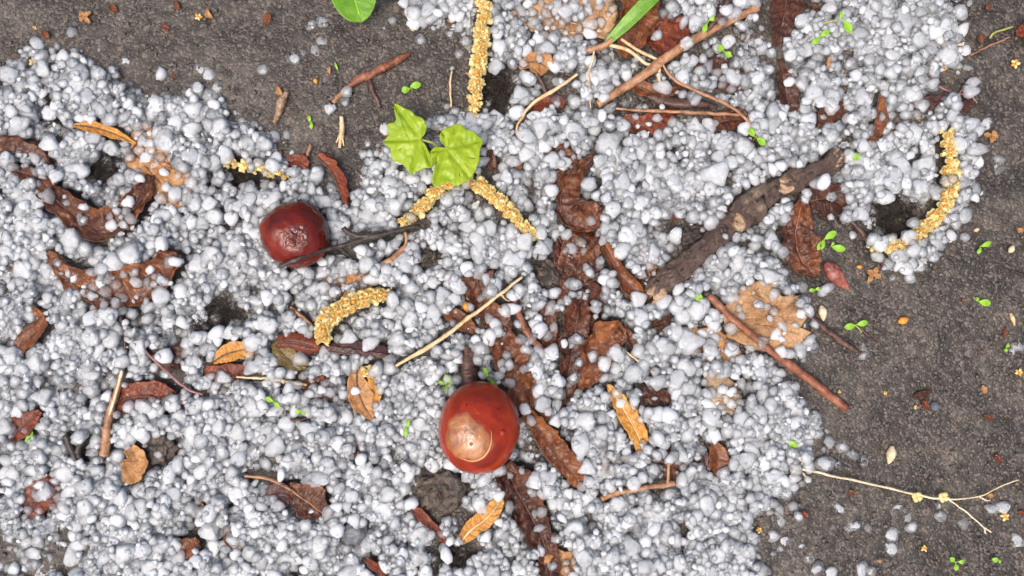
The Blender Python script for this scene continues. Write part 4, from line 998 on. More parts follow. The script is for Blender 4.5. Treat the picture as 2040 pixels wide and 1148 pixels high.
def catkin(label, rows, count, size, seed, cover=0.0):
    rows = [list(r) for r in rows]
    for r in rows: r[2] += max(0.0, g_at(r[0], r[1]))
    m = rows[len(rows) // 2]
    t = Thing('catkin', label, 'catkin', m[0], m[1], m[2], group='fallen yellow catkins', cover=cover)
    t.part('catkin_axis', tube(rows, 60, 10, 0.1, seed), 'axis', splat=False)
    fat = [(r[0], r[1], r[2], r[3] + size * 0.75) for r in rows]
    g = tube(fat, 60, 12, 0.0, seed); SPLAT.append((t.place(g[0]), g[1], cover))
    count = int(count * 0.72); size = size * 1.2
    P = catmull(rows, count)
    T = np.gradient(P[:, :3], axis=0); T /= np.linalg.norm(T, axis=1)[:, None]
    rs = random.Random(seed)
    for i in range(count):
        th = i * 2.39996 + rs.uniform(-0.3, 0.3)
        tt = T[i]; tt = np.array([tt[0], -tt[1], tt[2]])
        a = np.cross(tt, [0, 0, 1.0]); a /= np.linalg.norm(a); b = np.cross(a, tt)
        nrm = a * math.cos(th) + b * math.sin(th)
        if nrm[2] < -0.55: nrm = -nrm
        nrm = nrm + tt * rs.uniform(-0.5, 0.3) + np.array([rs.uniform(-0.25, 0.25) for _ in range(3)])
        nrm /= np.linalg.norm(nrm)
        x = (P[i, 0] - 1020) * t.f; y = -(P[i, 1] - 574) * t.f
        pos = np.array([x, y, P[i, 2]]) + nrm * (P[i, 3] + size * 0.22)
        o = bpy.data.objects.new('floret', FLORETS[rs.randrange(6)])
        COL.objects.link(o); o.parent = t.o
        o.location = (pos - t.base) * U
        q = Vector(nrm).to_track_quat('Z', 'Y').to_euler()
        o.rotation_euler = q
        o.rotation_euler.rotate_axis('Z', rs.uniform(0, 6.28))
        s = size * rs.uniform(0.75, 1.25) * U * 0.78 * (0.62 + 0.38 * min(1.0, 5.0 * min(i + 1, count - i) / count))
        o.scale = (s, s, s * rs.uniform(0.8, 1.15))

catkin('long straight yellow catkin hanging in from the top edge', [(968, -40, 20, 6), (964, 30, 22, 6.5), (958, 100, 22, 6.5), (948, 165, 20, 6.5), (945, 226, 16, 5)], 110, 11.5, 1)
catkin('long arched yellow catkin passing under the lobed green seedling', [(797, 446, 18, 4), (830, 424, 22, 5), (865, 385, 24, 6), (905, 358, 24, 6), (950, 366, 24, 6), (995, 400, 23, 6), (1030, 440, 22, 6), (1075, 474, 16, 4)], 135, 11.5, 2, 0.05)
catkin('short stout yellow catkin above the dark folded leaf', [(640, 682, 22, 6), (646, 648, 26, 8), (672, 620, 28, 8), (712, 600, 28, 7.5), (748, 590, 27, 6.5), (778, 588, 24, 4)], 105, 12.5, 3)
catkin('curved yellow catkin on soil at the drift edge around the black fibres', [(1888, 262, 20, 5), (1893, 310, 22, 6.5), (1895, 360, 22, 6.5), (1882, 405, 21, 6.5), (1850, 450, 19, 6.5), (1800, 484, 17, 6), (1738, 498, 14, 5)], 125, 11.5, 4, 0.10)
catkin('small catkin remnant at the foot of the dark folded leaf', [(722, 742, 16, 4), (736, 738, 17, 4.5), (750, 732, 16, 4)], 12, 9, 5)
catkin('small yellow catkin remnant beside the wet lobed tan leaf', [(452, 322, 14, 4), (490, 332, 16, 5), (530, 340, 16, 4), (575, 352, 12, 3)], 26, 10, 6, 0.55)

# ------------------------------------------------------------------ green plants
def green_leaf_part(t, poly, z, junction, tips, seed, tilt=(0, 0), mat='green', name='leaf', centre=None, dome=0.0):
    geo = sheet(poly, z, rings=22, per=130, crinkle=2.2, dome=dome, tilt=tilt, junction=junction, tips=tips, groove=5.0, seed=seed, ragged=0.5, centre=centre, scale=45.0, blister=1.8, smooth=True)
    ob = t.part(name, geo, mat, thick=1.2)
    V = geo[0]
    for tp in tips:
        rr = []
        for q in np.linspace(0, 0.94, 8):
            x = junction[0] + (tp[0] - junction[0]) * q; y = junction[1] + (tp[1] - junction[1]) * q
            d = (V[:, 0] - x) ** 2 + (V[:, 1] - y) ** 2
            i = np.argsort(d)[:4]
            rr.append((x, y, V[i, 2].mean() + 0.1, 1.1 * (1 - 0.75 * q)))
        t.part('vein', tube(rr, 30, 6, 0.05, seed), 'green', parent=ob, splat=False)
    return ob

SZ = 70
mt = Thing('lobed_seedling', 'bright green seedling with two broad lobed leaves over the arched catkin', 'seedling', 868, 300, SZ, cover=0.0, splat=False)
green_leaf_part(mt, [(785, 207), (808, 217), (820, 222), (828, 230), (842, 237), (850, 252), (846, 268), (838, 277), (846, 288), (856, 306), (861, 324), (860, 334), (846, 336), (832, 342), (818, 346), (806, 332), (796, 324), (781, 318), (777, 298), (768, 288), (762, 280), (772, 268), (770, 250), (774, 245), (788, 239)],
                SZ, (838, 278), ((786, 209), (764, 280), (818, 344), (859, 330), (848, 250)), 1, tilt=(0.12, -0.06), centre=(818, 285))
green_leaf_part(mt, [(888, 296), (878, 282), (878, 268), (888, 257), (914, 246), (922, 252), (929, 258), (942, 261), (952, 270), (962, 279), (957, 296), (955, 318), (948, 338), (938, 355), (922, 366), (908, 371), (894, 366), (880, 369), (864, 371), (863, 352), (866, 338), (872, 324), (872, 312)],
                SZ + 3, (890, 297), ((914, 248), (960, 279), (935, 354), (866, 368), (882, 266)), 2, tilt=(-0.12, 0.04), centre=(912, 308))
green_leaf_part(mt, [(888, 297), (876, 294), (864, 298), (858, 306), (860, 316), (862, 332), (868, 326), (874, 316), (882, 308)], SZ + 6, (886, 299), ((863, 328), (862, 304)), 3, name='young_leaf', tilt=(-0.2, 0))
mt.part('leaf_stalk', tube([(838, 278, SZ - 5, 2.4), (850, 280, SZ - 8, 2.4), (862, 283, SZ - 14, 2.6), (872, 290, SZ - 24, 3)], 24, 8, 0.05, 1), 'stem')
mt.part('leaf_stalk', tube([(890, 297, SZ - 3, 2.4), (882, 299, SZ - 8, 2.4), (874, 296, SZ - 16, 2.6), (872, 290, SZ - 24, 3)], 24, 8, 0.05, 1), 'stem')
mt.part('stem', tube([(872, 290, SZ - 22, 3.4), (871, 292, 40, 3.6), (870, 296, 10, 4), (870, 298, -4, 4)], 24, 8, 0.05, 1), 'stem')

def broad_leaf():
    t = Thing('broad_green_leaf', 'smooth deep green rounded leaf reaching in at the top edge', 'leaf', 712, -20, 60, splat=False)
    rows = [(672, -150, 58, 6, 6), (682, -110, 60, 30, 30), (694, -60, 62, 46, 44), (706, -10, 62, 47, 46), (714, 22, 61, 36, 36), (719, 38, 60, 20, 20), (721, 44, 59, 3, 3)]
    geo = ribbon(rows, 60, 25, 0.25, 0.3, 1.0, 1.0, 0.01, 81, 6)
    t.part('blade', geo, 'deepgreen', thick=1.6)
    V = geo[0].reshape(60, 25, 3)[:, 12]
    t.part('midrib', tube([(p[0], p[1], p[2] + 0.3, 2.2) for p in V[::6]], 40, 7, 0.05, 1), 'sprout', splat=False)
    t.part('leaf_stalk', tube([(672, -150, 57, 3), (655, -200, 40, 3), (640, -250, 5, 3)], 20, 8, 0.05, 1), 'stem')
broad_leaf()

gt = Thing('grass_plant', 'broad green grass blade with dry tan roots near the top edge', 'grass blade', 1213, 80, 40, splat=False)
gt.part('blade', ribbon([(1206, 86, 24, 5, 5), (1220, 74, 34, 9, 8), (1245, 52, 48, 13, 12), (1280, 20, 60, 15, 13), (1320, -18, 66, 14, 12), (1370, -70, 62, 8, 8), (1400, -105, 55, 1, 1)], 60, 11, 0.35, 0.35, 0.5, 0.3, 0.01, 82, 2), 'deepgreen', thick=1.2)
gt.part('sheath', tube([(1165, 94, 16, 5), (1185, 91, 20, 6), (1206, 86, 25, 6.5), (1222, 74, 33, 5)], 24, 10, 0.12, 2), 'tantwig')
for i, rt in enumerate(([(1212, 84, 24, 4), (1245, 92, 25, 4), (1268, 104, 24, 3.6), (1290, 122, 23, 3.4), (1315, 128, 22, 3.6), (1316, 148, 20, 3.6), (1322, 166, 16, 2.4)], [(1186, 94, 20, 2.4), (1184, 112, 22, 2), (1174, 140, 22, 1.6), (1176, 170, 20, 1.4), (1180, 208, 14, 1)], [(1240, 72, 24, 3), (1262, 88, 24, 3.4), (1300, 108, 24, 3), (1325, 118, 22, 2)], [(1170, 94, 16, 3), (1150, 100, 14, 3), (1130, 108, 10, 2)])):
    gt.part('root', tube(rt, 30, 7, 0.15, i, 1.0), 'straw')

def sprout(label, px, py, cots, z=14, stem=None, hook=False):
    t = Thing('cotyledon_sprout', label, 'sprout', px, py, z, group='tiny two-leaved sprouts', splat=False)
    zg = max(0.0, g_at(px, py)) + z
    for (cx, cy, L, ang, wd) in cots:
        a = R(ang); dx, dy = math.cos(a), math.sin(a)
        rows = []
        for q, w in ((-0.5, 0.12), (-0.3, 0.62), (0.0, 1.0), (0.3, 0.8), (0.5, 0.1)):
            rows.append((cx + dx * L * q, cy + dy * L * q, zg + 2.0 * (1 - abs(q) * 2) , wd * w, wd * w))
        t.part('seed_leaf', ribbon(rows, 18, 9, 0.3, 0.3, 0.3, 0.2, 0.0, 3, 1), 'sprout', thick=1.0)
        # short neck from the leaf base to the stem tip
        e = min(((cx - dx * L * 0.5, cy - dy * L * 0.5), (cx + dx * L * 0.5, cy + dy * L * 0.5)), key=lambda p: math.hypot(p[0] - px, p[1] - py))
        t.part('neck', tube([(e[0], e[1], zg - 0.3, 1.1), ((e[0] + px) / 2, (e[1] + py) / 2, zg - 1.4, 1.1), (px, py, zg - 2, 1.2)], 8, 6, 0.0, 1), 'sprout')
    st = stem or (px + 3, py + 3)
    t.part('stem', tube([(px, py, zg - 2, 1.4), ((px + st[0]) / 2, (py + st[1]) / 2, zg - z * 0.45, 1.4), (st[0], st[1], zg - z - 3, 1.5)], 14, 6, 0.05, 1), 'stem')
    return t

sprout('sprout with two rounded seed leaves on bare soil above the lobed seedling', 819, 177, [(809, 181, 17, 165, 7), (829, 172, 22, -12, 7)], 8)
sprout('tiny narrow sprout standing on end on soil near the frayed straw', 619, 244, [(617, 237, 13, -100, 3.6), (621, 251, 14, 95, 3.6)], 8)
sprout('sprout with two round seed leaves in the dark gap below the tan twig', 1443, 102, [(1435, 97, 14, -150, 7), (1450, 109, 14, 40, 6.5)], 14)
sprout('sprout with two long seed leaves on the ribbed dark leaf edge', 1641, 477, [(1653, 469, 27, -32, 7), (1634, 489, 24, 122, 7)], 18)
sprout('sprout with one spread seed leaf just beside the ribbed dark leaf', 1655, 489, [(1669, 495, 27, 12, 7), (1657, 486, 8, -60, 3)], 14)
sprout('sprout with two seed leaves at the end of the thin brown stem', 1506, 272, [(1497, 264, 18, -120, 7), (1516, 282, 22, 40, 7)], 26)
sprout('leaning sprout with a long pale stem on the upper hail', 1673, 38, [(1688, 54, 28, 62, 8), (1675, 30, 16, -80, 3.6)], 34, stem=(1615, 46))
sprout('sprout with two narrow seed leaves on the upper hail edge', 1634, 74, [(1643, 67, 21, -32, 6), (1625, 82, 20, 140, 5.5)], 26)
sprout('sprout with two narrow seed leaves on open soil beyond the curved catkin', 1950, 492, [(1961, 487, 22, -22, 5), (1947, 500, 13, 120, 4)], 8)
sprout('sprout with one broad seed leaf on open soil', 1945, 599, [(1959, 603, 24, 10, 7), (1944, 596, 8, -110, 2.6)], 8, stem=(1940, 590))
sprout('sprout with two seed leaves set wide on open soil by the dark twig', 1703, 648, [(1691, 650, 22, 170, 6.5), (1716, 644, 22, -14, 6)], 9, stem=(1722, 664))
sprout('sprout with one bright seed leaf at the hail edge above the grass stalk', 1560, 876, [(1576, 885, 26, 32, 8), (1559, 874, 12, 110, 3.4)], 20)
sprout('three-leaved sprout behind the bright chestnut', 893, 768, [(892, 755, 22, -125, 5), (880, 763, 14, -160, 4), (890, 778, 15, 75, 4), (903, 774, 12, -60, 4)], 18)
sprout('sprout peeping out at the top of the bright chestnut', 972, 757, [(968, 742, 20, -110, 5), (984, 762, 20, 30, 5)], 18)
sprout('sprout with two seed leaves in hail below the thin tan stem', 545, 801, [(537, 796, 18, -150, 5), (552, 807, 16, 50, 5)], 24)
sprout('small sprout in hail beside the tiny curved dark stalk', 601, 822, [(594, 820, 14, -10, 4), (606, 824, 9, 40, 3)], 22)
sprout('upright narrow sprout in hail between chestnut and tan strip', 811, 852, [(813, 843, 15, -80, 4.4), (808, 861, 18, 105, 4.6)], 26)
sprout('sprout bent over with one seed leaf at the branch end', 1378, 588, [(1389, 592, 20, 25, 7)], 30, stem=(1352, 578))
sprout('sprout crushed under hail at the tip of the curved catkin', 1797, 528, [(1797, 537, 14, 85, 5), (1803, 524, 12, -40, 4)], 10)
sprout('four-leaved sprout on soil at the lower corner', 1904, 1121, [(1897, 1115, 12, -140, 5), (1904, 1130, 13, 90, 5), (1915, 1119, 12, -10, 4.5)], 8)
sprout('small sprout on soil beside the four-leaved one', 1983, 1116, [(1982, 1115, 13, 10, 5), (1991, 1119, 7, 40, 3)], 7)
sprout('small faded sprout on soil below the red bud', 1620, 577, [(1614, 578, 11, 170, 4), (1626, 576, 9, -10, 4)], 5)
sprout('sprout with a paired leaf under hail on the branch tip', 1712, 315, [(1704, 313, 16, 175, 8), (1716, 315, 10, -5, 4)], 12)
sprout('tiny sprout by the hail at the far edge of the soil', 2005, 693, [(2007, 688, 9, -70, 3.4), (2003, 697, 8, 110, 3.2)], 6)
sprout('tiny green sprig on the tan twig by the short dark twig', 1404, 56, [(1403, 58, 20, 110, 5), (1418, 40, 14, -20, 5)], 26)
sprout('tiny sprout in soil near the upright dark grass speck', 670, 134, [(671, 133, 18, 70, 2)], 5)
sprout('pale green shoot lying under hail near the wet black stubs', 60, 880, [(60, 876, 40, 100, 8)], 12)

# ------------------------------------------------------------------ small litter, each piece its own thing
def bud():
    t = Thing('leaf_bud', 'pointed red bud lying on soil beside the ribbed dark leaf', 'bud', 1667, 549, 12)
    zg = g_at(1667, 549)
    t.part('bud_core', tube([(1644, 524, zg + 9, 4), (1650, 533, zg + 10, 9), (1664, 549, zg + 11, 12), (1680, 566, zg + 9, 8), (1692, 578, zg + 7, 1)], 40, 20, 0.3, 3, grain=0.12), 'budred')
    for i, (o, w_) in enumerate(((-6, 9), (7, 9), (0, 8))):
        t.part('bud_scale', ribbon([(1648 + o * 0.7, 530 - o * 0.7, zg + 15, 3, 3), (1662 + o * 0.7, 546 - o * 0.7, zg + 21 - abs(o), w_ * 0.8, w_ * 0.8), (1682, 567, zg + 15, 2, 2)], 16, 7, -0.7, -0.7, 1, 0.5, 0.1, 90 + i, 3), 'budred', thick=1.2, splat=False)
bud()

def star(label, px, py, size, mat, seed):
    t = Thing('dry_flower', label, 'flower', px, py, 8)
    zg = g_at(px, py)
    for i in range(4):
        a = i * 1.57 + seed; L = size * (0.8 + 0.3 * ((i * 7 + int(seed * 3)) % 3) / 2)
        rows = [(px, py, zg + 5, 2, 2), (px + math.cos(a) * L * 0.5, py + math.sin(a) * L * 0.5, zg + 8, size * 0.34, size * 0.34), (px + math.cos(a) * L, py + math.sin(a) * L, zg + 6, 1.5, 1.5)]
        t.part('petal', ribbon(rows, 12, 7, 0.5, 0.5, 1.5, 0.5, 0.15, int(seed * 10) + i, 2), mat, thick=1.0)
star('tan four-pointed dry flower on soil below the curved catkin', 1740, 546, 18, 'tan', 0.5)
star('tan four-pointed dry flower on soil beside the catkin top', 1979, 270, 15, 'tan', 0.2)
star('dull four-pointed dry flower on the upper soil above the hail', 168, 34, 15, 'tan', 0.9)

def flake(label, px, py, L, ang, w, mat, seed, name='plant_flake', cat='flake', curl=0.6, z=5):
    a = R(ang); dx, dy = math.cos(a) * L / 2, math.sin(a) * L / 2
    zg = g_at(px, py) + z
    rows = [(px - dx, py - dy, zg, w * 0.4, w * 0.4), (px - dx * 0.2, py - dy * 0.2, zg + 1.5, w, w), (px + dx * 0.6, py + dy * 0.6, zg + 1, w * 0.7, w * 0.7), (px + dx, py + dy, zg, w * 0.15, w * 0.15)]
    return one(name, label, cat, ribbon(rows, 14, 7, curl, curl, 1.6, 0.6, 0.2, seed, 3), mat, px, py, zg, thick=1.4)

def seed_husk(label, px, py, L, ang, w, mat, seed):
    a = R(ang); dx, dy = math.cos(a) * L / 2, math.sin(a) * L / 2
    zg = g_at(px, py)
    return one('seed_husk', label, 'husk', tube([(px - dx, py - dy, zg + w * 0.7, w * 0.35), (px - dx * 0.3, py - dy * 0.3, zg + w * 0.9, w), (px + dx * 0.4, py + dy * 0.4, zg + w * 0.8, w * 0.75), (px + dx, py + dy, zg + w * 0.5, w * 0.2)], 16, 10, 0.15, seed), mat, px, py, zg)

seed_husk('cream husk with an orange tip standing on soil', 1771, 905, 36, 100, 9, 'cream', 1)
seed_husk('cream husk beside the dark twig on open soil', 1636, 624, 30, 80, 8, 'cream', 2)
seed_husk('orange seed lying on open soil by the wide sprout', 1797, 638, 22, -20, 7, 'anther', 3)
seed_husk('small tan seed on soil beyond the curved catkin', 1944, 458, 13, -20, 4, 'straw', 4)
seed_husk('small orange seed above the tan dry flower', 1711, 532, 12, 5, 4, 'anther', 5)
seed_husk('cream and brown husk on soil at the far edge', 2012, 496, 17, -60, 6, 'cream', 6)
seed_husk('slim tan husk leaning on soil at the far edge', 2015, 636, 26, 70, 4.5, 'straw', 7)
seed_husk('pale husk with dark specks near the upper soil edge', 630, 163, 10, 70, 4.5, 'anther', 8)
seed_husk('pale pointed seed on soil near the top catkin', 822, 59, 11, 60, 3.4, 'floret', 9)
seed_husk('cream grain in the dark soil hollow of the lower hail', 331, 877, 13, -10, 5, 'floret', 10)
seed_husk('yellow grain resting beside the wet lower gap', 500, 1000, 9, 20, 4, 'straw', 12)
seed_husk('orange bead on the red-brown leaf strip by the straw', 930, 612, 22, 80, 8, 'anther', 13)
FL = [('orange flake on soil above the drift corner', 92, 70, 26, 50, 9, 'orange'), ('curled rust flake with a stalk on the upper soil', 226, 18, 22, 40, 9, 'orange'), ('dull rust flake on the upper soil', 330, 56, 18, 20, 7, 'red'),
      ('small orange chip between two soil hailstones', 347, 151, 15, 70, 5, 'orange'), ('tan curled flake beside the yellow bit on soil', 416, 28, 26, 50, 8, 'tan'), ('rust flake at the upper edge of the soil', 352, 12, 24, 60, 7, 'orange'),
      ('brown fibrous flake beside the upper soil hail', 532, 40, 34, 110, 10, 'orange'), ('tan folded flake on soil under the wood splinter', 556, 182, 24, 60, 8, 'tan'), ('tan pointed flake on soil by the flat twig', 656, 141, 18, 80, 5, 'tan'),
      ('reddish flake under hail near the top catkin', 903, 38, 26, -30, 8, 'tan'), ('brown flake on the soil below the folded straw', 560, 303, 10, 60, 4, 'orange'), ('rust flake high on the far soil', 1968, 14, 14, -40, 6, 'orange'),
      ('rust shred on soil beneath the curled green thread', 1952, 80, 20, 70, 8, 'orange'), ('brown chip lying alone on open soil', 1838, 786, 42, -18, 10, 'dark'), ('rust chip touching the lone brown chip', 1844, 806, 26, 50, 8, 'red'),
      ('tan shell-like flake near the corner of open soil', 1960, 776, 22, 60, 7, 'tan'), ('dark orange flake on open soil', 1968, 832, 22, 20, 7, 'orange'), ('rust flake with a yellow grain on open soil', 1988, 914, 24, 50, 7, 'red'),
      ('rust flake by the pale grass stalk', 1696, 982, 16, 20, 7, 'orange'), ('rust flake near the soil hailstones', 1604, 1026, 20, 50, 8, 'red'), ('orange crumb among the hail by the small yellow leaf', 718, 905, 24, -40, 9, 'orange'),
      ('rust scrap peeping from hail below the tan strip', 712, 880, 14, 30, 5, 'orange'), ('brown flake beside the leaning sprout', 1622, 14, 14, 30, 6, 'orange'), ('cream flake in the dark patch near the orange leaf end', 1538, 222, 22, 5, 7, 'pale'),
      ('tan scrap under the upper hail beside the leaf strip', 1650, 125, 28, 100, 5, 'pale'), ('dark red chip below the dry flower', 1760, 530, 14, 0, 7, 'red'), ('brown scrap under hail near the straw end', 1750, 255, 16, 60, 7, 'brown'),
      ('orange scrap of leaf at the side of the tan twig hail', 1035, 330, 30, 100, 8, 'orange'), ('tan flake in the gap of the lobed seedling', 872, 258, 16, 90, 6, 'tan'), ('pale curled flake beside the lobed seedling', 757, 305, 26, 60, 6, 'pale'),
      ('small red flake under the lobed seedling edge', 772, 338, 20, 80, 5, 'red'), ('rusty chip on soil under the far sprout', 1919, 600, 10, 40, 5, 'orange'), ('tan chip on soil at the far side', 2032, 458, 16, 20, 6, 'tan'),
      ('dark red worm-like scrap on the far soil', 2002, 662, 26, 100, 3.5, 'red'), ('brown flake on open soil by the grass stalk tip', 1974, 988, 16, 10, 6, 'tan'), ('rust chip beside the yellow cluster at the soil edge', 2036, 1022, 18, 10, 8, 'red'),
      ('orange chip under hail at the lower corner', 1915, 1134, 10, 0, 4, 'orange'), ('dull orange chip on soil by the lower hail', 1752, 1117, 12, 0, 4, 'tan'), ('brown shred in the lower hail gap', 400, 1010, 34, 95, 8, 'tan'),
      ('yellow-brown curl in the lower hail', 312, 1030, 26, 110, 4, 'yellow'), ('rust flake at the hail edge near the black stub', 640, 752, 20, 60, 8, 'red'), ('tan curl beside the fibre hollow above the dark chestnut', 410, 440, 34, 40, 6, 'yellow'),
      ('tan curl at the upper rim of the curled U leaf', 248, 395, 40, 100, 6, 'yellow'), ('brown chip at the edge of the hail by the branch tip', 1775, 270, 22, 90, 6, 'tan')]
for i, f in enumerate(FL):
    flake(f[0], f[1], f[2], f[3] * 0.85, f[4], f[5] * 0.8, f[6], 200 + i, z=12 if 'hail' in f[0] else 5)

def yellow_bits(label, px, py, size, seed, z=6):
    t = Thing('dry_blossom', label, 'blossom', px, py, 8)
    zg = g_at(px, py) + z
    for i in range(5):
        a = i * 1.3 + seed
        t.part('bract', blob(px + size * 0.6 * math.cos(a), py + size * 0.6 * math.sin(a), zg + (i % 2) * 2, size * 0.5, size * 0.36, size * 0.35, 2, 0.25, 2, seed + i, a), 'floret' if i % 3 else 'anther')
for i, (lb, x, y, s_) in enumerate((('yellow blossom bit resting on soil hail near the upper edge', 396, 34, 9), ('yellow blossom bit above the drift corner', 64, 123, 10), ('tiny pale yellow bit on the upper soil', 64, 52, 5),
        ('yellow blossom bit beside purple-stained upper hail', 1861, 60, 10), ('small orange blossom bit on soil beside pale straw', 1883, 135, 7), ('yellow blossom cluster on a stalk at the far upper edge', 2024, 126, 11),
        ('yellow blossom bit alone on soil near the lower corner', 1845, 1095, 8), ('yellow blossom cluster beside the far lower hail', 2008, 1032, 11), ('tiny yellow bit on open soil above the brown chip', 1766, 784, 5), ('tiny yellow bit beside the rust chip', 1826, 812, 5),
        ('pale blossom bit at the far edge of the open soil', 2034, 742, 9), ('tiny yellow bit beside the purple leaf scrap', 1831, 236, 5), ('tiny yellow bit on soil near the red twig end', 1672, 780, 4), ('yellow bit in the hail edge near lower soil', 1514, 1058, 8),
        ('yellow-green bit in hail beside the tan strip', 726, 880, 10))):
    yellow_bits(lb, x, y, s_ * 0.8, i, 4)

# ribbed fan
fan = Thing('ribbed_fan_flake', 'pale fan-shaped ribbed flake sticking out of the hail', 'flake', 1440, 790, 18, cover=0.45)
zf = 20
out = [(1400, 742), (1424, 742), (1448, 750), (1466, 768), (1477, 790), (1479, 812), (1466, 830), (1440, 826), (1410, 812)]
fan.part('fan_plate', sheet(out, zf, 10, 80, 1.5, 6, (0.0, -0.08), seed=95, ragged=1.0, centre=(1415, 790)), 'fan', thick=1.6)
for i in range(15):
    a = -1.25 + i * 0.16
    e = (1408 + 66 * math.cos(a) * (1 - 0.10 * abs(i - 8) / 8), 792 + 50 * math.sin(a))
    fan.part('rib', tube([(1414, 792, zf + 6, 0.8), ((1414 + e[0]) / 2, (792 + e[1]) / 2, zf + 6, 1.1), (e[0], e[1], zf + 2, 0.9)], 12, 6, 0.1, i), 'straw' if i % 2 else 'fan', splat=False)

# clods, pebble
def clod(label, px, py, rx, ry, rz, seed, mat='clod', name='soil_clod', cat='clod', rough=0.4, cover=0.03, sink=0.35):
    zg = g_at(px, py)
    one(name, label, cat, blob(px, py, zg + rz * sink, rx, ry, rz, 5, rough, 2.6, seed, seed), mat, px, py, zg + rz * 0.3, cover=cover)
clod('rough dark soil clod below the bright chestnut', 880, 972, 42, 46, 20, 1, cover=0.25)
clod('dark soil clod beside the dark leaf remnant', 1092, 545, 22, 26, 15, 2)
clod('black clod behind the thick branch', 1375, 470, 22, 18, 14, 3)
clod('crumbly dark clod beside the brown leaf chunk', 308, 890, 36, 34, 13, 4, cover=0.3)
clod('dark clod under the pink-tinged hailstone', 858, 512, 20, 16, 15, 5)
clod('blue-grey flat pebble in the lower hail', 706, 1062, 28, 22, 9, 6, 'slate', 'pebble', 'pebble', 0.12)
clod('round dark pebble beside the rust chip on open soil', 1862, 810, 10, 9, 7, 7, 'slate', 'pebble', 'pebble', 0.1)

# tufts of black fibres in the hollows
def tuft(label, px, py, rx, ry, count, seed, mat='fibre'):
    rs = np.random.default_rng(seed)
    V, F = [], []
    zg = g_at(px, py)
    for i in range(count):
        r_ = math.sqrt(rs.random()); a = rs.random() * 6.283
        x, y = px + rx * r_ * math.cos(a), py + ry * r_ * math.sin(a)
        z0_ = g_at(x, y) - 1
        d = rs.random() * 6.283; L = rs.uniform(14, 34); bend = rs.uniform(-1.5, 1.5); lift = rs.uniform(3, 15); rad = rs.uniform(0.5, 1.1)
        b = len(V); n = 6
        for k in range(n):
            q = k / (n - 1)
            dd = d + bend * q
            cx = x + math.cos(dd) * L * q; cy = y + math.sin(dd) * L * q; cz = z0_ + lift * math.sin(q * 2.6) + 1
            for j in range(3):
                th = j * 2.094
                V.append((cx - math.sin(dd) * math.cos(th) * rad * (1 - 0.6 * q), cy + math.cos(dd) * math.cos(th) * rad * (1 - 0.6 * q), cz + math.sin(th) * rad * (1 - 0.6 * q)))
        for k in range(n - 1):
            for j in range(3):
                F.append((b + k * 3 + j, b + k * 3 + (j + 1) % 3, b + (k + 1) * 3 + (j + 1) % 3, b + (k + 1) * 3 + j))
    one('fibre_tuft', label, 'fibres', (np.array(V), F), mat, px, py, zg, splat=False, kind='stuff')
tuft('black hairy fibres in the hollow inside the curved catkin', 1775, 432, 44, 46, 420, 1)
tuft('black hairy fibres in the hollow below the tan leaf', 212, 332, 34, 32, 300, 2)
tuft('black hairy fibres in the hollow near the small catkin remnant', 478, 355, 36, 34, 320, 3)
tuft('dark reddish fibres in the hollow beside the yellow-tan scrap', 438, 640, 46, 44, 420, 4)
tuft('black fibres in the hollow beside the tall catkin', 992, 180, 28, 40, 320, 5)
tuft('black fibres in the small gap of the upper drift', 112, 215, 22, 36, 200, 6)
tuft('black fibres in the gap at the lower edge', 905, 1112, 40, 28, 260, 7)
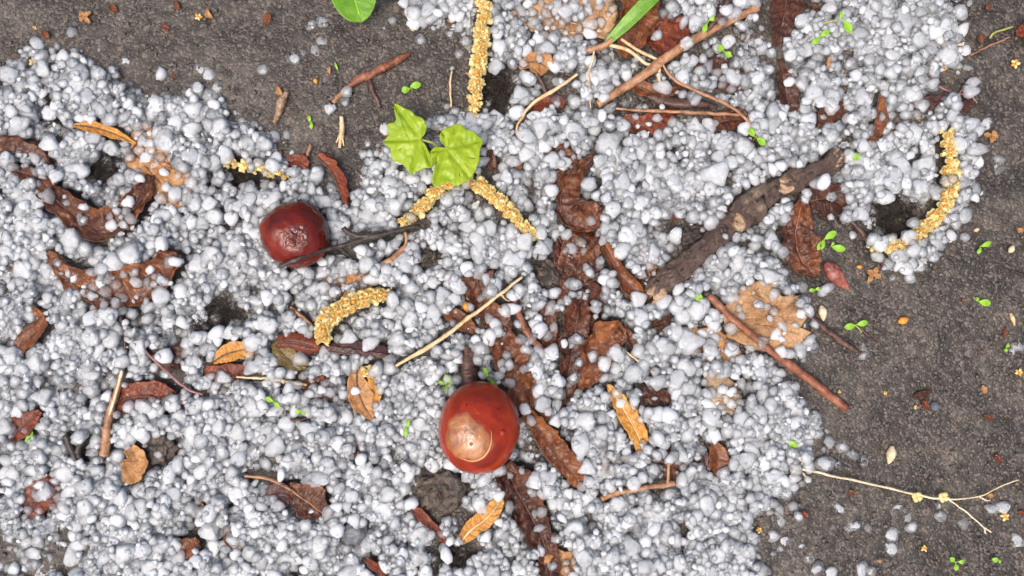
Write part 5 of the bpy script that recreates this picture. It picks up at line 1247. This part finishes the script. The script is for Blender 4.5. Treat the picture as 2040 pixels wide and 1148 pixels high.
# ------------------------------------------------------------------ hail
# prominent stones: x, y, radius
STONES = """
77,137,15 155,168,18 202,167,12 132,117,13 15,148,18 313,213,17 383,222,18 350,245,15 378,255,15 220,295,16 190,277,16 258,313,11 287,314,13 325,283,21 448,305,15 425,320,13 393,177,14 398,135,13 415,150,15 443,253,16
83,342,11 110,350,13 153,340,20 97,287,15 33,245,15 180,197,15 100,227,16 267,223,13 377,310,16 245,123,13 75,88,13 430,173,14
642,43,14 620,50,12 628,100,12 640,78,12 587,118,13 603,102,9 690,182,12 687,205,10 657,217,13 522,138,12 630,350,17 583,342,12 563,337,11 907,222,8 940,243,15 967,247,12 987,128,15 985,25,12 853,18,14 732,286,8 750,333,14 777,362,13 820,360,14 843,342,12 1008,352,13 990,287,15
1128,22,14 1138,103,11 1052,160,14 1035,187,15 1092,95,13 1048,100,13 1202,148,13 1225,132,12 1370,83,14 1388,40,14 1375,125,13 1362,152,14 1308,75,11 1447,142,9 1463,153,16 1475,108,12 1482,48,11 1077,257,15 1047,270,17 1095,282,11 1145,262,21 1210,287,22 1215,248,11 1243,250,13 1100,317,16 1123,328,13 1192,323,13 1250,313,17 1242,362,16 1427,348,24 1457,325,14 1407,275,13 1432,313,13 1342,358,13 1410,250,15 1382,252,13 1447,280,16 1482,295,18 1520,248,13 1047,308,14 1300,305,9 1332,288,10 1417,375,15 1170,370,16 1502,227,10
1608,103,13 1575,113,15 1602,37,15 1663,10,14 1737,28,14 1778,78,17 1785,105,14 1803,48,19 1885,48,13 1837,78,17 1892,107,18 1828,117,10 1618,185,16 1632,202,13 1662,202,13 1717,200,17 1733,263,11 1605,255,15 1652,262,12 1585,323,12 1618,150,9 1895,203,15 1932,248,14 1895,227,13 1867,250,13 1797,328,18 1787,350,17 1823,182,17 1802,230,11 1823,267,17 1913,290,16 1698,312,14 1845,328,17 1990,315,11 1997,333,14 1563,303,12 1727,290,13 1842,373,15
52,398,23 73,445,21 135,476,23 265,510,23 232,526,20 12,503,15 50,541,21 317,555,11 217,449,13 383,407,17 413,405,15 425,430,17 423,505,16 388,528,18 477,488,17 180,673,21 182,636,16 217,680,17 387,723,14 277,690,14 333,638,14 460,663,13 477,663,12 33,640,10 202,538,13 497,396,14 472,410,13 327,490,13 300,461,11 503,683,18 502,733,15 443,753,15 240,483,12 15,716,20 67,723,18 42,453,16 213,630,17 328,590,19 390,673,13 177,746,17
540,395,19 647,401,15 733,428,15 788,408,13 782,445,11 732,503,11 728,526,17 638,576,13 535,648,19 802,521,19 782,598,14 807,606,11 793,680,18 863,623,17 817,638,16 863,563,13 880,586,13 907,595,13 975,671,16 735,685,15 758,663,13 697,673,15 517,728,15 518,678,14 555,743,13 952,478,17 968,458,16 918,425,17 932,451,15 892,523,13 893,551,13 818,433,12 915,568,16 790,550,14 677,540,15 590,553,11 613,546,12 872,698,11 913,706,10 893,708,11 717,646,13 1013,516,14 578,633,13 830,513,12
1223,416,17 1045,483,18 1027,520,18 1078,463,14 1085,440,12 1078,496,14 1277,633,18 1392,618,19 1373,680,23 1420,698,17 1458,695,15 1348,661,16 1103,703,15 1065,716,12 1150,675,13 1155,723,9 1268,745,17 1365,730,17 1348,756,19 1322,686,14 1147,566,12 1155,585,9 1098,615,13 1062,596,9 1077,606,12 1132,601,9 1175,543,10 1238,503,16 1302,503,14 1322,473,12 1345,471,15 1423,403,12 1435,428,10 1300,445,11 1263,451,8 1278,403,15 1502,475,11 1503,490,11 1467,521,17 1495,533,12 1362,633,16 1322,601,16 1273,598,17 1227,703,16 1205,726,15 1187,606,10 1212,620,10 1110,760,14 1478,720,13 1513,743,15 1523,546,14 1215,563,13 1520,683,13
1565,435,13 1563,418,11 1537,481,14 1535,551,16 1553,543,12 1548,493,13 1560,500,12 1742,476,13 1778,476,12 1815,471,15 1810,500,14 1813,526,13 1778,510,15 1810,553,13 1840,501,11 1825,445,12 1690,431,13 1712,425,15 1902,426,9 1922,390,13 1645,575,12 1625,646,9 1590,706,10 1558,703,14 2030,690,12 2018,701,8 1722,693,8 1723,708,8 1697,393,12 1728,395,12
30,819,15 80,791,18 197,814,13 172,864,14 17,849,18 280,814,17 340,809,17 277,861,17 350,838,16 383,864,18 432,848,18 468,861,18 187,939,13 127,943,19 165,973,17 133,981,14 83,983,18 218,978,16 173,1009,18 235,999,17 230,1039,15 352,929,14 245,1103,18 300,1129,18 280,1099,16 63,1103,15 143,1113,20 152,1089,15 227,1131,12 347,1086,16 473,918,17 462,941,13 467,983,15 403,906,13 298,986,11 342,988,15 328,1023,13 262,1026,15 423,1056,16 462,1143,14 80,939,13 20,946,15 303,1078,10 63,959,11 500,816,16
533,866,19 515,814,17 633,956,20 617,858,16 573,841,16 563,793,11 552,889,18 732,854,15 772,823,12 795,818,10 840,848,14 848,784,12 872,783,11 653,828,14 765,1019,20 703,1038,14 740,988,12 955,1009,17 928,998,10 797,896,13 668,938,10 660,973,9 700,989,14 617,1116,14 588,1116,14 770,1074,12 832,1071,20 795,1121,11 845,1114,13 922,1093,9 633,1088,16 777,983,16 812,949,16 690,1146,17 662,1046,12 1008,1089,12 867,879,8 607,918,10 530,1033,12
1080,806,17 1167,848,20 1198,861,15 1158,888,21 1217,909,13 1193,778,10 1065,959,15 1098,954,14 1093,983,15 1233,961,11 1258,958,16 1168,929,15 1375,798,12 1417,831,18 1350,784,15 1313,846,9 1358,906,15 1332,913,13 1460,899,9 1488,916,17 1445,946,13 1460,986,13 1445,1004,10 1408,1004,17 1255,1034,12 1287,1001,13 1312,1011,13 1230,1004,16 1147,1053,17 1163,1113,18 1220,1114,17 1260,1091,16 1283,1133,17 1313,1134,16 1357,1126,16 1390,1059,13 1442,1076,13 1433,1109,17 1492,1101,14 1468,1063,13 1425,1023,12 1440,1129,11 1403,1089,9 1472,1029,12 1488,1046,12 1187,1013,11 1417,1143,14
1540,953,17 1585,933,12 1562,929,12 1582,813,19 1583,846,14 1642,923,17 1725,921,11 1670,926,8 1710,873,8 1678,891,12 1698,906,12 1670,1018,17 1703,1048,14 1730,1053,9 1790,1018,15 1810,1031,11 1780,1066,15 1820,1051,12 1612,1109,17 1570,1078,14 1557,1038,12 1543,1068,13 1597,1088,8 1555,1096,8 1587,1026,10 1630,1139,15 1658,1143,14 1778,1094,15 1875,1031,13 1870,1008,7 1923,1044,13 1997,1011,14 1977,1014,12 1720,1136,15 1738,1141,11 2030,1079,14 1727,1068,11 1545,899,12 1577,903,13
"""
STONES = [tuple(float(q) for q in w.split(',')) for w in STONES.split()]

DRIFT = [(-300, 160), (0, 132), (55, 92), (110, 98), (165, 128), (210, 155), (285, 190), (330, 188), (375, 195), (450, 218), (505, 245), (545, 290), (590, 318), (640, 335), (690, 412), (718, 392), (732, 330), (745, 300),
         (790, 290), (850, 250), (905, 225), (945, 232), (938, 120), (926, 60), (880, 52), (835, 28), (800, -10), (790, -300), (1890, -300), (1893, 0), (1903, 50), (1915, 118), (1860, 140), (1850, 185), (1895, 190), (1940, 240), (1922, 300), (1932, 390),
         (1905, 430), (1850, 482), (1828, 530), (1790, 540), (1748, 505), (1725, 450), (1690, 442), (1650, 405), (1600, 402), (1572, 430), (1566, 505), (1560, 558), (1612, 595), (1612, 690), (1570, 715), (1560, 742), (1600, 792), (1630, 832), (1622, 868),
         (1588, 885), (1598, 940), (1552, 972), (1540, 1008), (1492, 1040), (1492, 1062), (1512, 1120), (1500, 1450), (-300, 1450)]
THIN = [(215, 330, 38, 34, .10), (102, 225, 24, 36, .2), (478, 355, 38, 32, .12), (440, 640, 48, 42, .15), (992, 182, 32, 40, .06), (1775, 432, 46, 42, .06), (1430, 105, 58, 42, .3), (905, 1115, 58, 34, .12), (312, 892, 48, 38, .1), (50, 1108, 130, 52, .22),
        (1545, 80, 30, 95, .12), (1578, 180, 30, 62, .3), (330, 650, 75, 42, .5), (700, 652, 36, 26, .35), (1345, 630, 26, 20, .15), (1375, 470, 28, 22, .1), (1300, 205, 95, 42, .45), (1440, 240, 75, 26, .4), (1332, 80, 62, 46, .2), (1245, 80, 62, 62, .3),
        (400, 745, 110, 40, .6), (1562, 10, 52, 66, .15), (880, 985, 52, 52, .1), (1720, 150, 60, 40, .7), (1420, 672, 62, 42, .4), (700, 1060, 42, 32, .4), (1092, 545, 30, 34, .12), (1320, 955, 28, 22, .25), (690, 790, 60, 40, .6), (858, 512, 26, 20, .15),
        (240, 640, 26, 70, .5), (520, 780, 120, 30, .7), (130, 770, 60, 30, .6), (1290, 1060, 50, 30, .6), (1120, 340, 60, 46, .6), (60, 700, 40, 20, .6), (1660, 140, 40, 30, .5), (1870, 215, 50, 25, .3), (640, 1120, 80, 30, .7)]

CELL = 3.0
GX0, GY0 = -1320.0, -860.0
NX, NY = int(2640 / CELL), int(1720 / CELL)
gx = GX0 + (np.arange(NX) + 0.5) * CELL
gy = GY0 + (np.arange(NY) + 0.5) * CELL
GXX, GYY = np.meshgrid(gx, gy, indexing='xy')
Hg = soil_height(GXX, GYY)
H = Hg.copy()
COVER = np.ones_like(H)
LIMIT = np.full_like(H, 0.0)          # extra height allowed where something holds the hail up

def lay(w, f, cover):
    """Mark a mesh on the height map by sampling its faces."""
    w = np.asarray(w)
    tri = []
    for q in f:
        for i in range(1, len(q) - 1):
            tri.append((q[0], q[i], q[i + 1]))
    tri = np.array(tri)
    a, b, c = w[tri[:, 0]], w[tri[:, 1]], w[tri[:, 2]]
    size = np.sqrt(np.abs(np.cross((b - a)[:, :2], (c - a)[:, :2])).mean() + 1e-6)
    n = int(min(8, max(2, math.ceil(size / CELL) + 2)))
    pts = []
    for i in range(n + 1):
        for j in range(n + 1 - i):
            u_, v_ = i / n, j / n
            pts.append(a * (1 - u_ - v_) + b * u_ + c * v_)
    p = np.concatenate(pts)
    ix = ((p[:, 0] - GX0) / CELL).astype(int); iy = ((p[:, 1] - GY0) / CELL).astype(int)
    ok = (ix >= 0) & (ix < NX) & (iy >= 0) & (iy < NY)
    np.maximum.at(H, (iy[ok], ix[ok]), p[ok, 2])
    COVER[iy[ok], ix[ok]] = np.minimum(COVER[iy[ok], ix[ok]], cover)
for w, f, c in SPLAT:
    lay(w, f, c)
H0 = H.copy()

def inside(poly, X, Y):
    P = np.asarray(poly, float); out = np.zeros(X.shape, bool)
    j = len(P) - 1
    for i in range(len(P)):
        cond = ((P[i, 1] > Y) != (P[j, 1] > Y)) & (X < (P[j, 0] - P[i, 0]) * (Y - P[i, 1]) / (P[j, 1] - P[i, 1] + 1e-12) + P[i, 0])
        out ^= cond; j = i
    return out
PXX = GXX + 1020 + 16 * fbm(GXX / 30, GYY / 30, 0, 3, 77); PYY = 574 - GYY + 16 * fbm(GXX / 30, GYY / 30, 9, 3, 78)
DENS = inside(DRIFT, PXX, PYY).astype(float)
def soften(A, k):
    for ax in (0, 1):
        c = np.cumsum(np.insert(np.pad(A, [(k, k) if i == ax else (0, 0) for i in (0, 1)], mode='edge'), 0, 0, axis=ax), axis=ax)
        n_ = A.shape[ax]
        A = (np.take(c, np.arange(n_) + 2 * k + 1, axis=ax) - np.take(c, np.arange(n_), axis=ax)) / (2 * k + 1)
    return A
HALO = soften(DENS, 20)
DENS = np.clip(soften(DENS, 7) * 1.25 - 0.1 + 0.25 * fbm(GXX / 28, GYY / 28, 3, 3, 79) * (DENS * 0 + 1), 0, 1) * (soften(DENS, 7) > 0.05)
DENS = np.maximum(DENS, np.where(HALO > 0.01, 0.16 * HALO, 0))
QX = PXX + 20 * fbm(GXX / 24, GYY / 24, 4, 3, 93); QY = PYY + 20 * fbm(GXX / 24, GYY / 24, 6, 3, 94)
for cx, cy, rx, ry, d in THIN:
    q = ((QX - cx) / rx) ** 2 + ((QY - cy) / ry) ** 2
    DENS = np.where(q < 1, DENS * d, np.where(q < 1.5, DENS * (d + (1 - d) * (q - 1) / 0.5), DENS))

GAPS = fbm(GXX / 42, GYY / 42, 7, 3, 101)
DENS = DENS * np.where(GAPS > 0.62, 0.22, np.where(GAPS > 0.5, 0.6, 1.0))
RAG = 70 * fbm(GXX / 60, GYY / 60, 2, 3, 97)
DENS = DENS * np.clip((1260 - np.abs(GXX) + RAG) / 130, 0, 1) * np.clip((800 - np.abs(GYY) + RAG) / 130, 0, 1)

def kernel(r, flat):
    k = int(math.ceil(r / CELL))
    ii = np.arange(-k, k + 1) * CELL
    d2 = ii[None, :] ** 2 + ii[:, None] ** 2
    m = d2 < (r * 0.92) ** 2 + 1e-6
    return k, m, np.where(m, np.sqrt(np.maximum(0, r * r - d2)) * flat, 0)

def drop(x, y, r, flat, sink, cap, slide=True, dens=True):
    """Rest a stone on the height map; returns its centre or None."""
    k, m, prof = kernel(r, flat)
    best = None
    for dx, dy in (((0, 0), (r * .7, 0), (-r * .7, 0), (0, r * .7), (0, -r * .7)) if slide else ((0, 0),)):
        ix = int((x + dx - GX0) / CELL); iy = int((y + dy - GY0) / CELL)
        if ix < k or iy < k or ix >= NX - k or iy >= NY - k: continue
        if dens and DENS[iy, ix] <= 0.02: continue
        sub = H[iy - k:iy + k + 1, ix - k:ix + k + 1]
        z = np.max(np.where(m, sub + prof * 0.85, -1e9)) - sink * r
        if best is None or z < best[0]: best = (z, ix, iy, x + dx, y + dy)
    if best is None: return None
    z, ix, iy, X_, Y_ = best
    if z > cap + max(Hg[iy, ix], min(H0[iy, ix], Hg[iy, ix] + 34)): return None
    sub = H[iy - k:iy + k + 1, ix - k:ix + k + 1]
    np.maximum(sub, np.where(m, z + prof, -1e9), out=sub)
    return (X_, Y_, z)

BULK = []       # x, y, z, radius, flat, tone, level
def scatter(n, r0, r1, cap, level, tone, power=1.0, sink=0.3, white=0.0, flat=(0.65, 0.95)):
    xs = RNG.uniform(-1300, 1300, n * 6); ys = RNG.uniform(-840, 840, n * 6); made = 0
    for x, y in zip(xs, ys):
        ix = int((x - GX0) / CELL); iy = int((y - GY0) / CELL)
        if random.random() > DENS[iy, ix] * COVER[iy, ix]: continue
        r = r0 + (r1 - r0) * random.random() ** power
        fl = random.uniform(*flat)
        p = drop(x, y, r, fl, sink, cap)
        if p is None: continue
        t = random.uniform(0.8, 1.0) if random.random() < white else random.uniform(*tone)
        BULK.append((p[0], p[1], p[2], r, fl, t, level)); made += 1
        if made >= n: break

scatter(3600, 8, 15, 15, 1, (0.2, 0.5), 1.2, 0.75, 0.0, (0.5, 0.8))
scatter(3400, 7, 13, 20, 1, (0.2, 0.5), 1.2, 0.65, 0.08)
def build_slush():
    """The half-melted ice that binds the lower stones: a crusty sheet between them."""
    Z = np.minimum(soften(H, 2) + 1.0, soften(H, 6) + 3.0) + 4.0
    Z = np.maximum(Z, Hg + 2.0)
    Z = Z + 3.2 * fbm(GXX / 9.0, GYY / 9.0, 0.7, 2, 81) + 2.2 * vnoise(GXX / 3.1, GYY / 3.1, 2.2, 83)
    ok = (DENS > 0.42 + 0.25 * fbm(GXX / 22, GYY / 22, 5, 2, 88)) & (soften((COVER > 0.6).astype(float), 1) > 0.98)
    XX = GXX + 1.1 * vnoise(GXX / 3.0, GYY / 3.0, 1, 84); YY = GYY + 1.1 * vnoise(GXX / 3.0, GYY / 3.0, 1, 85)
    Z = np.where(soften(ok.astype(float), 2) > 0.9, Z, Hg + 0.3 * (Z - Hg))
    i = np.arange(NX - 1)[None, :] + NX * np.arange(NY - 1)[:, None]
    keep = ok[:-1, :-1] & ok[1:, :-1] & ok[:-1, 1:] & ok[1:, 1:]
    i = i[keep]
    F = np.stack([i, i + 1, i + NX + 1, i + NX], 1)
    used, inv = np.unique(F, return_inverse=True)
    V = np.stack([XX, YY, Z], 2).reshape(-1, 3)[used] * U
    me = bpy.data.meshes.new('slush'); fast_mesh(me, V, inv.reshape(-1, 4))
    me.polygons.foreach_set('use_smooth', np.zeros(len(F), bool))
    t = np.clip(0.54 + 0.34 * fbm(GXX / 30, GYY / 30, 8, 3, 90) + 0.22 * vnoise(GXX / 5, GYY / 5, 3, 91), 0.2, 0.95).ravel()[used]
    me.attributes.new('tone', 'FLOAT', 'POINT').data.foreach_set('value', t.astype(np.float32))
    me.materials.append(MAT['ice_mass'])
    ob = bpy.data.objects.new('melting_ice', me); COL.objects.link(ob)
    ob['kind'] = 'stuff'; ob['label'] = 'half-melted granular ice binding the hail drift'; ob['category'] = 'ice'
    np.maximum(H, np.where(ok, Z, -1e9), out=H)
build_slush()
scatter(4000, 8.5, 16, 26, 2, (0.1, 0.55), 1.2, 0.8, 0.22, (0.5, 0.72))
scatter(2400, 4, 8, 30, 1, (0.3, 0.6), 1.0, 0.7, 0.2)
HERO = []
big = sorted(STONES, key=lambda s: -s[2])
cut = set(big[:300])
for s in sorted(STONES, key=lambda s: s[1]):
    px, py, r = s
    ix0, iy0 = to_plane(px, py)
    ci, cj = int((ix0 - GX0) / CELL), int((iy0 - GY0) / CELL)
    zg = H[cj, ci] + r * 0.3
    x, y = to_plane(px, py, min(zg, 45))
    rr = r * squeeze(min(zg, 45)) * 1.0
    fl = random.uniform(0.5, 0.7)
    p = drop(x, y, rr, fl, 0.85, 70, slide=False, dens=False)
    if p is None: continue
    if s in cut: HERO.append((p[0], p[1], p[2], rr, fl, px, py))
    else: BULK.append((p[0], p[1], p[2], rr, fl, random.uniform(0.15, 0.4), 2))
scatter(900, 7, 11, 36, 2, (0.3, 0.55), 1.5, 0.55, 0.15, (0.5, 0.75))
scatter(1300, 3.5, 6.5, 34, 1, (0.3, 0.6), 1.0, 0.4, 0.25)
scatter(2600, 1.6, 3.4, 44, 0, (0.1, 0.45), 1.0, 0.2, 0.15)
# a few loose grains of ice on the bare soil
for _ in range(150):
    x, y = random.uniform(-1100, 1100), random.uniform(-650, 650)
    ix = int((x - GX0) / CELL); iy = int((y - GY0) / CELL)
    if DENS[iy, ix] > 0.02 or COVER[iy, ix] < 0.5: continue
    near = DENS[max(0, iy - 22):iy + 23, max(0, ix - 22):ix + 23].mean()
    if random.random() > 0.08 + near * 1.5: continue
    r = random.uniform(3, 9)
    p = drop(x, y, r, 0.8, 0.4, 30, False, False)
    if p: BULK.append((p[0], p[1], p[2], r, 0.8, random.uniform(0.05, 0.4), 2))

# shapes of stone: rounded polyhedra, cones and lumps
def stone_shape(level, kind, seed):
    rs = np.random.default_rng(seed)
    v, f = ico(level)
    if kind == 'round':
        n = rs.normal(size=(12, 3)); p = 5
    elif kind == 'three-cornered':
        n = np.array([[1, 0, 0], [-.5, .87, 0], [-.5, -.87, 0], [0, 0, 1.2], [0, 0, -1.2]]) + rs.normal(scale=0.16, size=(5, 3)); p = 4.5
    elif kind == 'blunt conical':
        n = np.vstack([np.array([[1, 0, 0], [.1, 1, 0], [.1, -1, 0], [-.7, .55, 0], [-.7, -.5, 0], [0, 0, 1.1], [0, 0, -1.1]]) + rs.normal(scale=0.1, size=(7, 3))]); p = 5
    else:
        n = rs.normal(size=(8, 3)); p = 6
    n = n / np.linalg.norm(n, axis=1)[:, None]
    far = np.ones(len(n))
    n = np.vstack([n, [[0.08, 0.05, 1.0], [0, 0, -1.0]]]); far = np.r_[far, 0.86, 0.86]
    s = np.maximum(0, v @ n.T / far) ** p
    r = (s.sum(1) + 0.02) ** (-1 / p)
    r = np.clip(r, 0.6, 1.6); r = r / np.sqrt((r ** 2).mean())
    amp = {'round': 0.09, 'three-cornered': 0.12, 'blunt conical': 0.12, 'lumpy': 0.24}[kind]
    r = r * (1 + amp * fbm(v[:, 0] * 2.4 + seed, v[:, 1] * 2.4, v[:, 2] * 2.4, 3, seed) + (0.075 if level < 3 else 0.055) * vnoise(v[:, 0] * 5, v[:, 1] * 5, v[:, 2] * 5, seed) + (0.02 * vnoise(v[:, 0] * 11, v[:, 1] * 11, v[:, 2] * 11, seed) if level > 2 else 0))
    w = v * r[:, None]
    zm = np.abs(w[:, 2]).max(); h = np.clip(np.abs(w[:, 2]) / zm, 0, 1)
    w[:, 2] = np.sign(w[:, 2]) * zm * np.sqrt(1 - (1 - h * h) ** 2.6)
    w[:, 2] += 0.05 * fbm(w[:, 0] * 2.2 + seed, w[:, 1] * 2.2, 0.5, 2, seed + 3)
    return w, f
KINDS = ('round', 'three-cornered', 'blunt conical', 'lumpy')
TEMPL = {lv: [stone_shape(lv, KINDS[i % 4], 300 + i + lv * 50) for i in range(16)] for lv in (1, 2)}
import bmesh as _bm
_b = _bm.new(); _bm.ops.create_icosphere(_b, subdivisions=1, radius=1.0)
CRYS_V = np.array([q.co[:] for q in _b.verts]); CRYS_F = np.array([[q.index for q in f.verts] for f in _b.faces]); _b.free()
TEMPL[0] = [(CRYS_V * (1 + 0.28 * np.random.default_rng(900 + i).standard_normal((len(CRYS_V), 1))), CRYS_F) for i in range(16)]

def build_bulk():
    Vs, Fs, Ts, Sm, off = [], [], [], [], 0
    for (x, y, z, r, fl, tone, lv) in BULK:
        v, f = TEMPL[lv][random.randrange(16)]
        a = random.uniform(0, 6.283); c, s = math.cos(a), math.sin(a)
        b = random.uniform(-0.6, 0.6); cb, sb = math.cos(b), math.sin(b)
        w = v
        w = np.stack([w[:, 0], w[:, 1] * cb - w[:, 2] * sb, w[:, 1] * sb + w[:, 2] * cb], 1)
        st = random.uniform(0.82, 1.2)
        w = w * [r * st, r / st, r * fl]
        w = np.stack([w[:, 0] * c - w[:, 1] * s + x, w[:, 0] * s + w[:, 1] * c + y, w[:, 2] + z], 1)
        if lv == 2:      # a cloudier heart inside the clear rind
            cv, cf = TEMPL[1][random.randrange(16)]
            k = random.uniform(0.5, 0.8)
            u = cv * [r * k, r * k, r * fl * k] + [x + random.uniform(-.1, .1) * r, y + random.uniform(-.1, .1) * r, z]
            Vs.append(u); Fs.append(cf + off); off += len(cv); Sm.append(np.full(len(cf), True))
            Ts.append(np.full(len(cv), random.choice((0.4, 0.55, 0.7, 0.85, 1.0, 1.0))))
        Vs.append(w); Fs.append(f + off); off += len(v); Ts.append(np.full(len(v), tone)); Sm.append(np.full(len(f), r > 5.0))
    me = bpy.data.meshes.new('hail_drift')
    fast_mesh(me, np.concatenate(Vs) * U, np.concatenate(Fs))
    me.polygons.foreach_set('use_smooth', np.concatenate(Sm))
    at = me.attributes.new('tone', 'FLOAT', 'POINT')
    at.data.foreach_set('value', np.concatenate(Ts).astype(np.float32))
    me.materials.append(MAT['ice_mass'])
    ob = bpy.data.objects.new('hail_drift', me); COL.objects.link(ob)
    ob['kind'] = 'stuff'; ob['label'] = 'mass of small translucent hail grains filling the drift'; ob['category'] = 'hail'
build_bulk()

LAND = [('the dark chestnut', 590, 470), ('the bright chestnut', 958, 849), ('the lobed seedling', 865, 290), ('the tall catkin', 955, 110), ('the arched catkin', 990, 400), ('the short catkin', 700, 610), ('the soil-edge catkin', 1880, 390),
        ('the tan twig', 1350, 100), ('the thick branch', 1480, 440), ('the red-brown twig', 1550, 705), ('the straw stalk', 900, 660), ('the forked twig', 760, 465), ('the grass blade', 1240, 50), ('the grass stalk', 1750, 970), ('the hooked stem', 1060, 210),
        ('the boat-shaped leaf', 230, 570), ('the U-bent leaf', 200, 430), ('the tan lobed leaf', 320, 330), ('the pale torn leaf', 1560, 630), ('the ribbed leaf', 1600, 480), ('the curled leaf', 1150, 400), ('the leaf crown', 1180, 690), ('the orange-dark leaf', 1105, 900),
        ('the trailing leaf', 1050, 1020), ('the speckled yellow leaf', 1250, 830), ('the slanting yellow leaf', 960, 1040), ('the red-brown leaf', 290, 800), ('the stalked leaf', 600, 990), ('the plum folded leaf', 700, 708), ('the tan strip', 720, 785),
        ('the pink thread', 345, 745), ('the black stubs', 150, 890), ('the prong twig', 1270, 975), ('the ribbed fan', 1445, 790), ('the orange fragment', 1430, 915), ('the soil clod', 880, 972), ('the crumbly clod', 308, 890), ('the slate pebble', 706, 1062),
        ('the reed-like stem', 1430, 205), ('the yellow-edged leaf', 1742, 235), ('the root thread', 1890, 175), ('the leaning sprout', 1670, 45), ('the buried red leaf', 90, 985), ('the small orange leaf', 372, 1095), ('the yellow-tan scrap', 465, 705), ('the pale top leaf', 1130, 20),
        ('the brown edge chunk', 40, 305), ('the orange scrap', 65, 655), ('the small red leaf', 45, 850), ('the folded dark leaf', 662, 360), ('the fibre hollow', 1775, 432), ('the upper fibres', 478, 355), ('the lower fibres', 905, 1112), ('the tan midrib leaf', 210, 262),
        ('the fringed fragment', 1662, 232), ('the lower tan leaf', 1110, 1140), ('the pointed sprout', 1560, 880), ('the dark hollow', 438, 640)]

def hero_labels():
    used = {}; out = []
    P = np.array([(l[1], l[2]) for l in LAND], float)
    rows = []
    for i, (x, y, z, r, fl, px, py) in enumerate(HERO):
        kind = KINDS[i % 4]
        d = np.hypot(P[:, 0] - px, P[:, 1] - py); a = int(np.argmin(d))
        order = np.argsort(np.hypot(P[:, 0] - P[a, 0], P[:, 1] - P[a, 1]))[1:9]
        v = np.array([px, py]) - P[a]; v /= np.linalg.norm(v) + 1e-6
        b = max(order, key=lambda q: float(np.dot(v, (P[q] - P[a]) / np.linalg.norm(P[q] - P[a]))))
        size = 'large' if r > 18 else ('mid-sized' if r > 14 else 'smaller')
        rows.append((d[a], i, size, kind, a, b))
    lab = [None] * len(HERO)
    for dist, i, size, kind, a, b in sorted(rows):
        key = (size, kind, a, b); n = used.get(key, 0); used[key] = n + 1
        pre = ['', 'farther ', 'still farther ', 'fourth-out ', 'fifth-out '][min(n, 4)]
        lab[i] = '%s%s %s hailstone beside %s, towards %s' % (pre, size, kind, LAND[a][0], LAND[b][0])
    return lab

HM = []
for i in range(24):
    v, f = stone_shape(3, KINDS[i % 4], 700 + i)
    me = new_mesh('hailstone', v, [tuple(q) for q in f]); me.materials.append(MAT['ice']); HM.append(me)
LB = hero_labels()
for i, (x, y, z, r, fl, px, py) in enumerate(HERO):
    o = bpy.data.objects.new('hailstone', HM[(i % 4) + 4 * random.randrange(6)])
    COL.objects.link(o)
    o.location = (x * U, y * U, z * U)
    st = random.uniform(0.88, 1.12)
    o.scale = (r * st * U, r / st * U, r * fl * U)
    if DENS[int((y - GY0) / CELL), int((x - GX0) / CELL)] < 0.15:
        o.material_slots[0].link = 'OBJECT'; o.material_slots[0].material = MAT['ice_clear']
    o.rotation_euler = (random.uniform(-0.25, 0.25), random.uniform(-0.25, 0.25), random.uniform(0, 6.283))
    o['label'] = LB[i]; o['category'] = 'hailstone'; o['group'] = 'larger hailstones lying on the drift and soil'

CORE = []
for i in range(6):
    v, f = stone_shape(2, KINDS[i % 4], 760 + i)
    me = new_mesh('cloudy_core', v, [tuple(q) for q in f]); me.materials.append(MAT['ice_core']); CORE.append(me)
for o in [q for q in COL.objects if q.name.startswith('hailstone')]:
    c = bpy.data.objects.new('cloudy_core', CORE[random.randrange(6)])
    COL.objects.link(c); c.parent = o
    k = random.uniform(0.66, 0.84)
    c.scale = (k, k, k); c.location = (random.uniform(-.08, .08), random.uniform(-.08, .08), 0.02)
    c.rotation_euler = (0, 0, random.uniform(0, 6.283))

# ------------------------------------------------------------------ soil crumbs
def build_crumbs():
    v, f = ico(1)
    Vs, Fs, off = [], [], 0
    n = 0
    while n < 5200:
        x, y = random.uniform(-1150, 1150), random.uniform(-690, 690)
        ix = int((x - GX0) / CELL); iy = int((y - GY0) / CELL)
        if DENS[iy, ix] > 0.35: continue
        if H0[iy, ix] - Hg[iy, ix] > 1.5: continue
        r = 1.2 + 3.2 * random.random() ** 3
        jit = 1 + 0.28 * RNG.standard_normal(len(v))
        w = v * jit[:, None] * np.array([r * random.uniform(0.8, 1.3), r, r * 0.75])
        Vs.append(w + [x, y, Hg[iy, ix] + r * 0.25]); Fs.append(f + off); off += len(v); n += 1
    me = bpy.data.meshes.new('soil_crumbs')
    fast_mesh(me, np.concatenate(Vs) * U, np.concatenate(Fs))
    me.materials.append(MAT['grain'])
    ob = bpy.data.objects.new('soil_crumbs', me); COL.objects.link(ob)
    ob['kind'] = 'stuff'; ob['label'] = 'loose dark crumbs of soil and sand'; ob['category'] = 'soil'
build_crumbs()
print('hail', len(BULK), len(HERO), 'objects', len(bpy.data.objects), 'triangles', sum(len(m.loops) - 2 * len(m.polygons) for m in bpy.data.meshes))
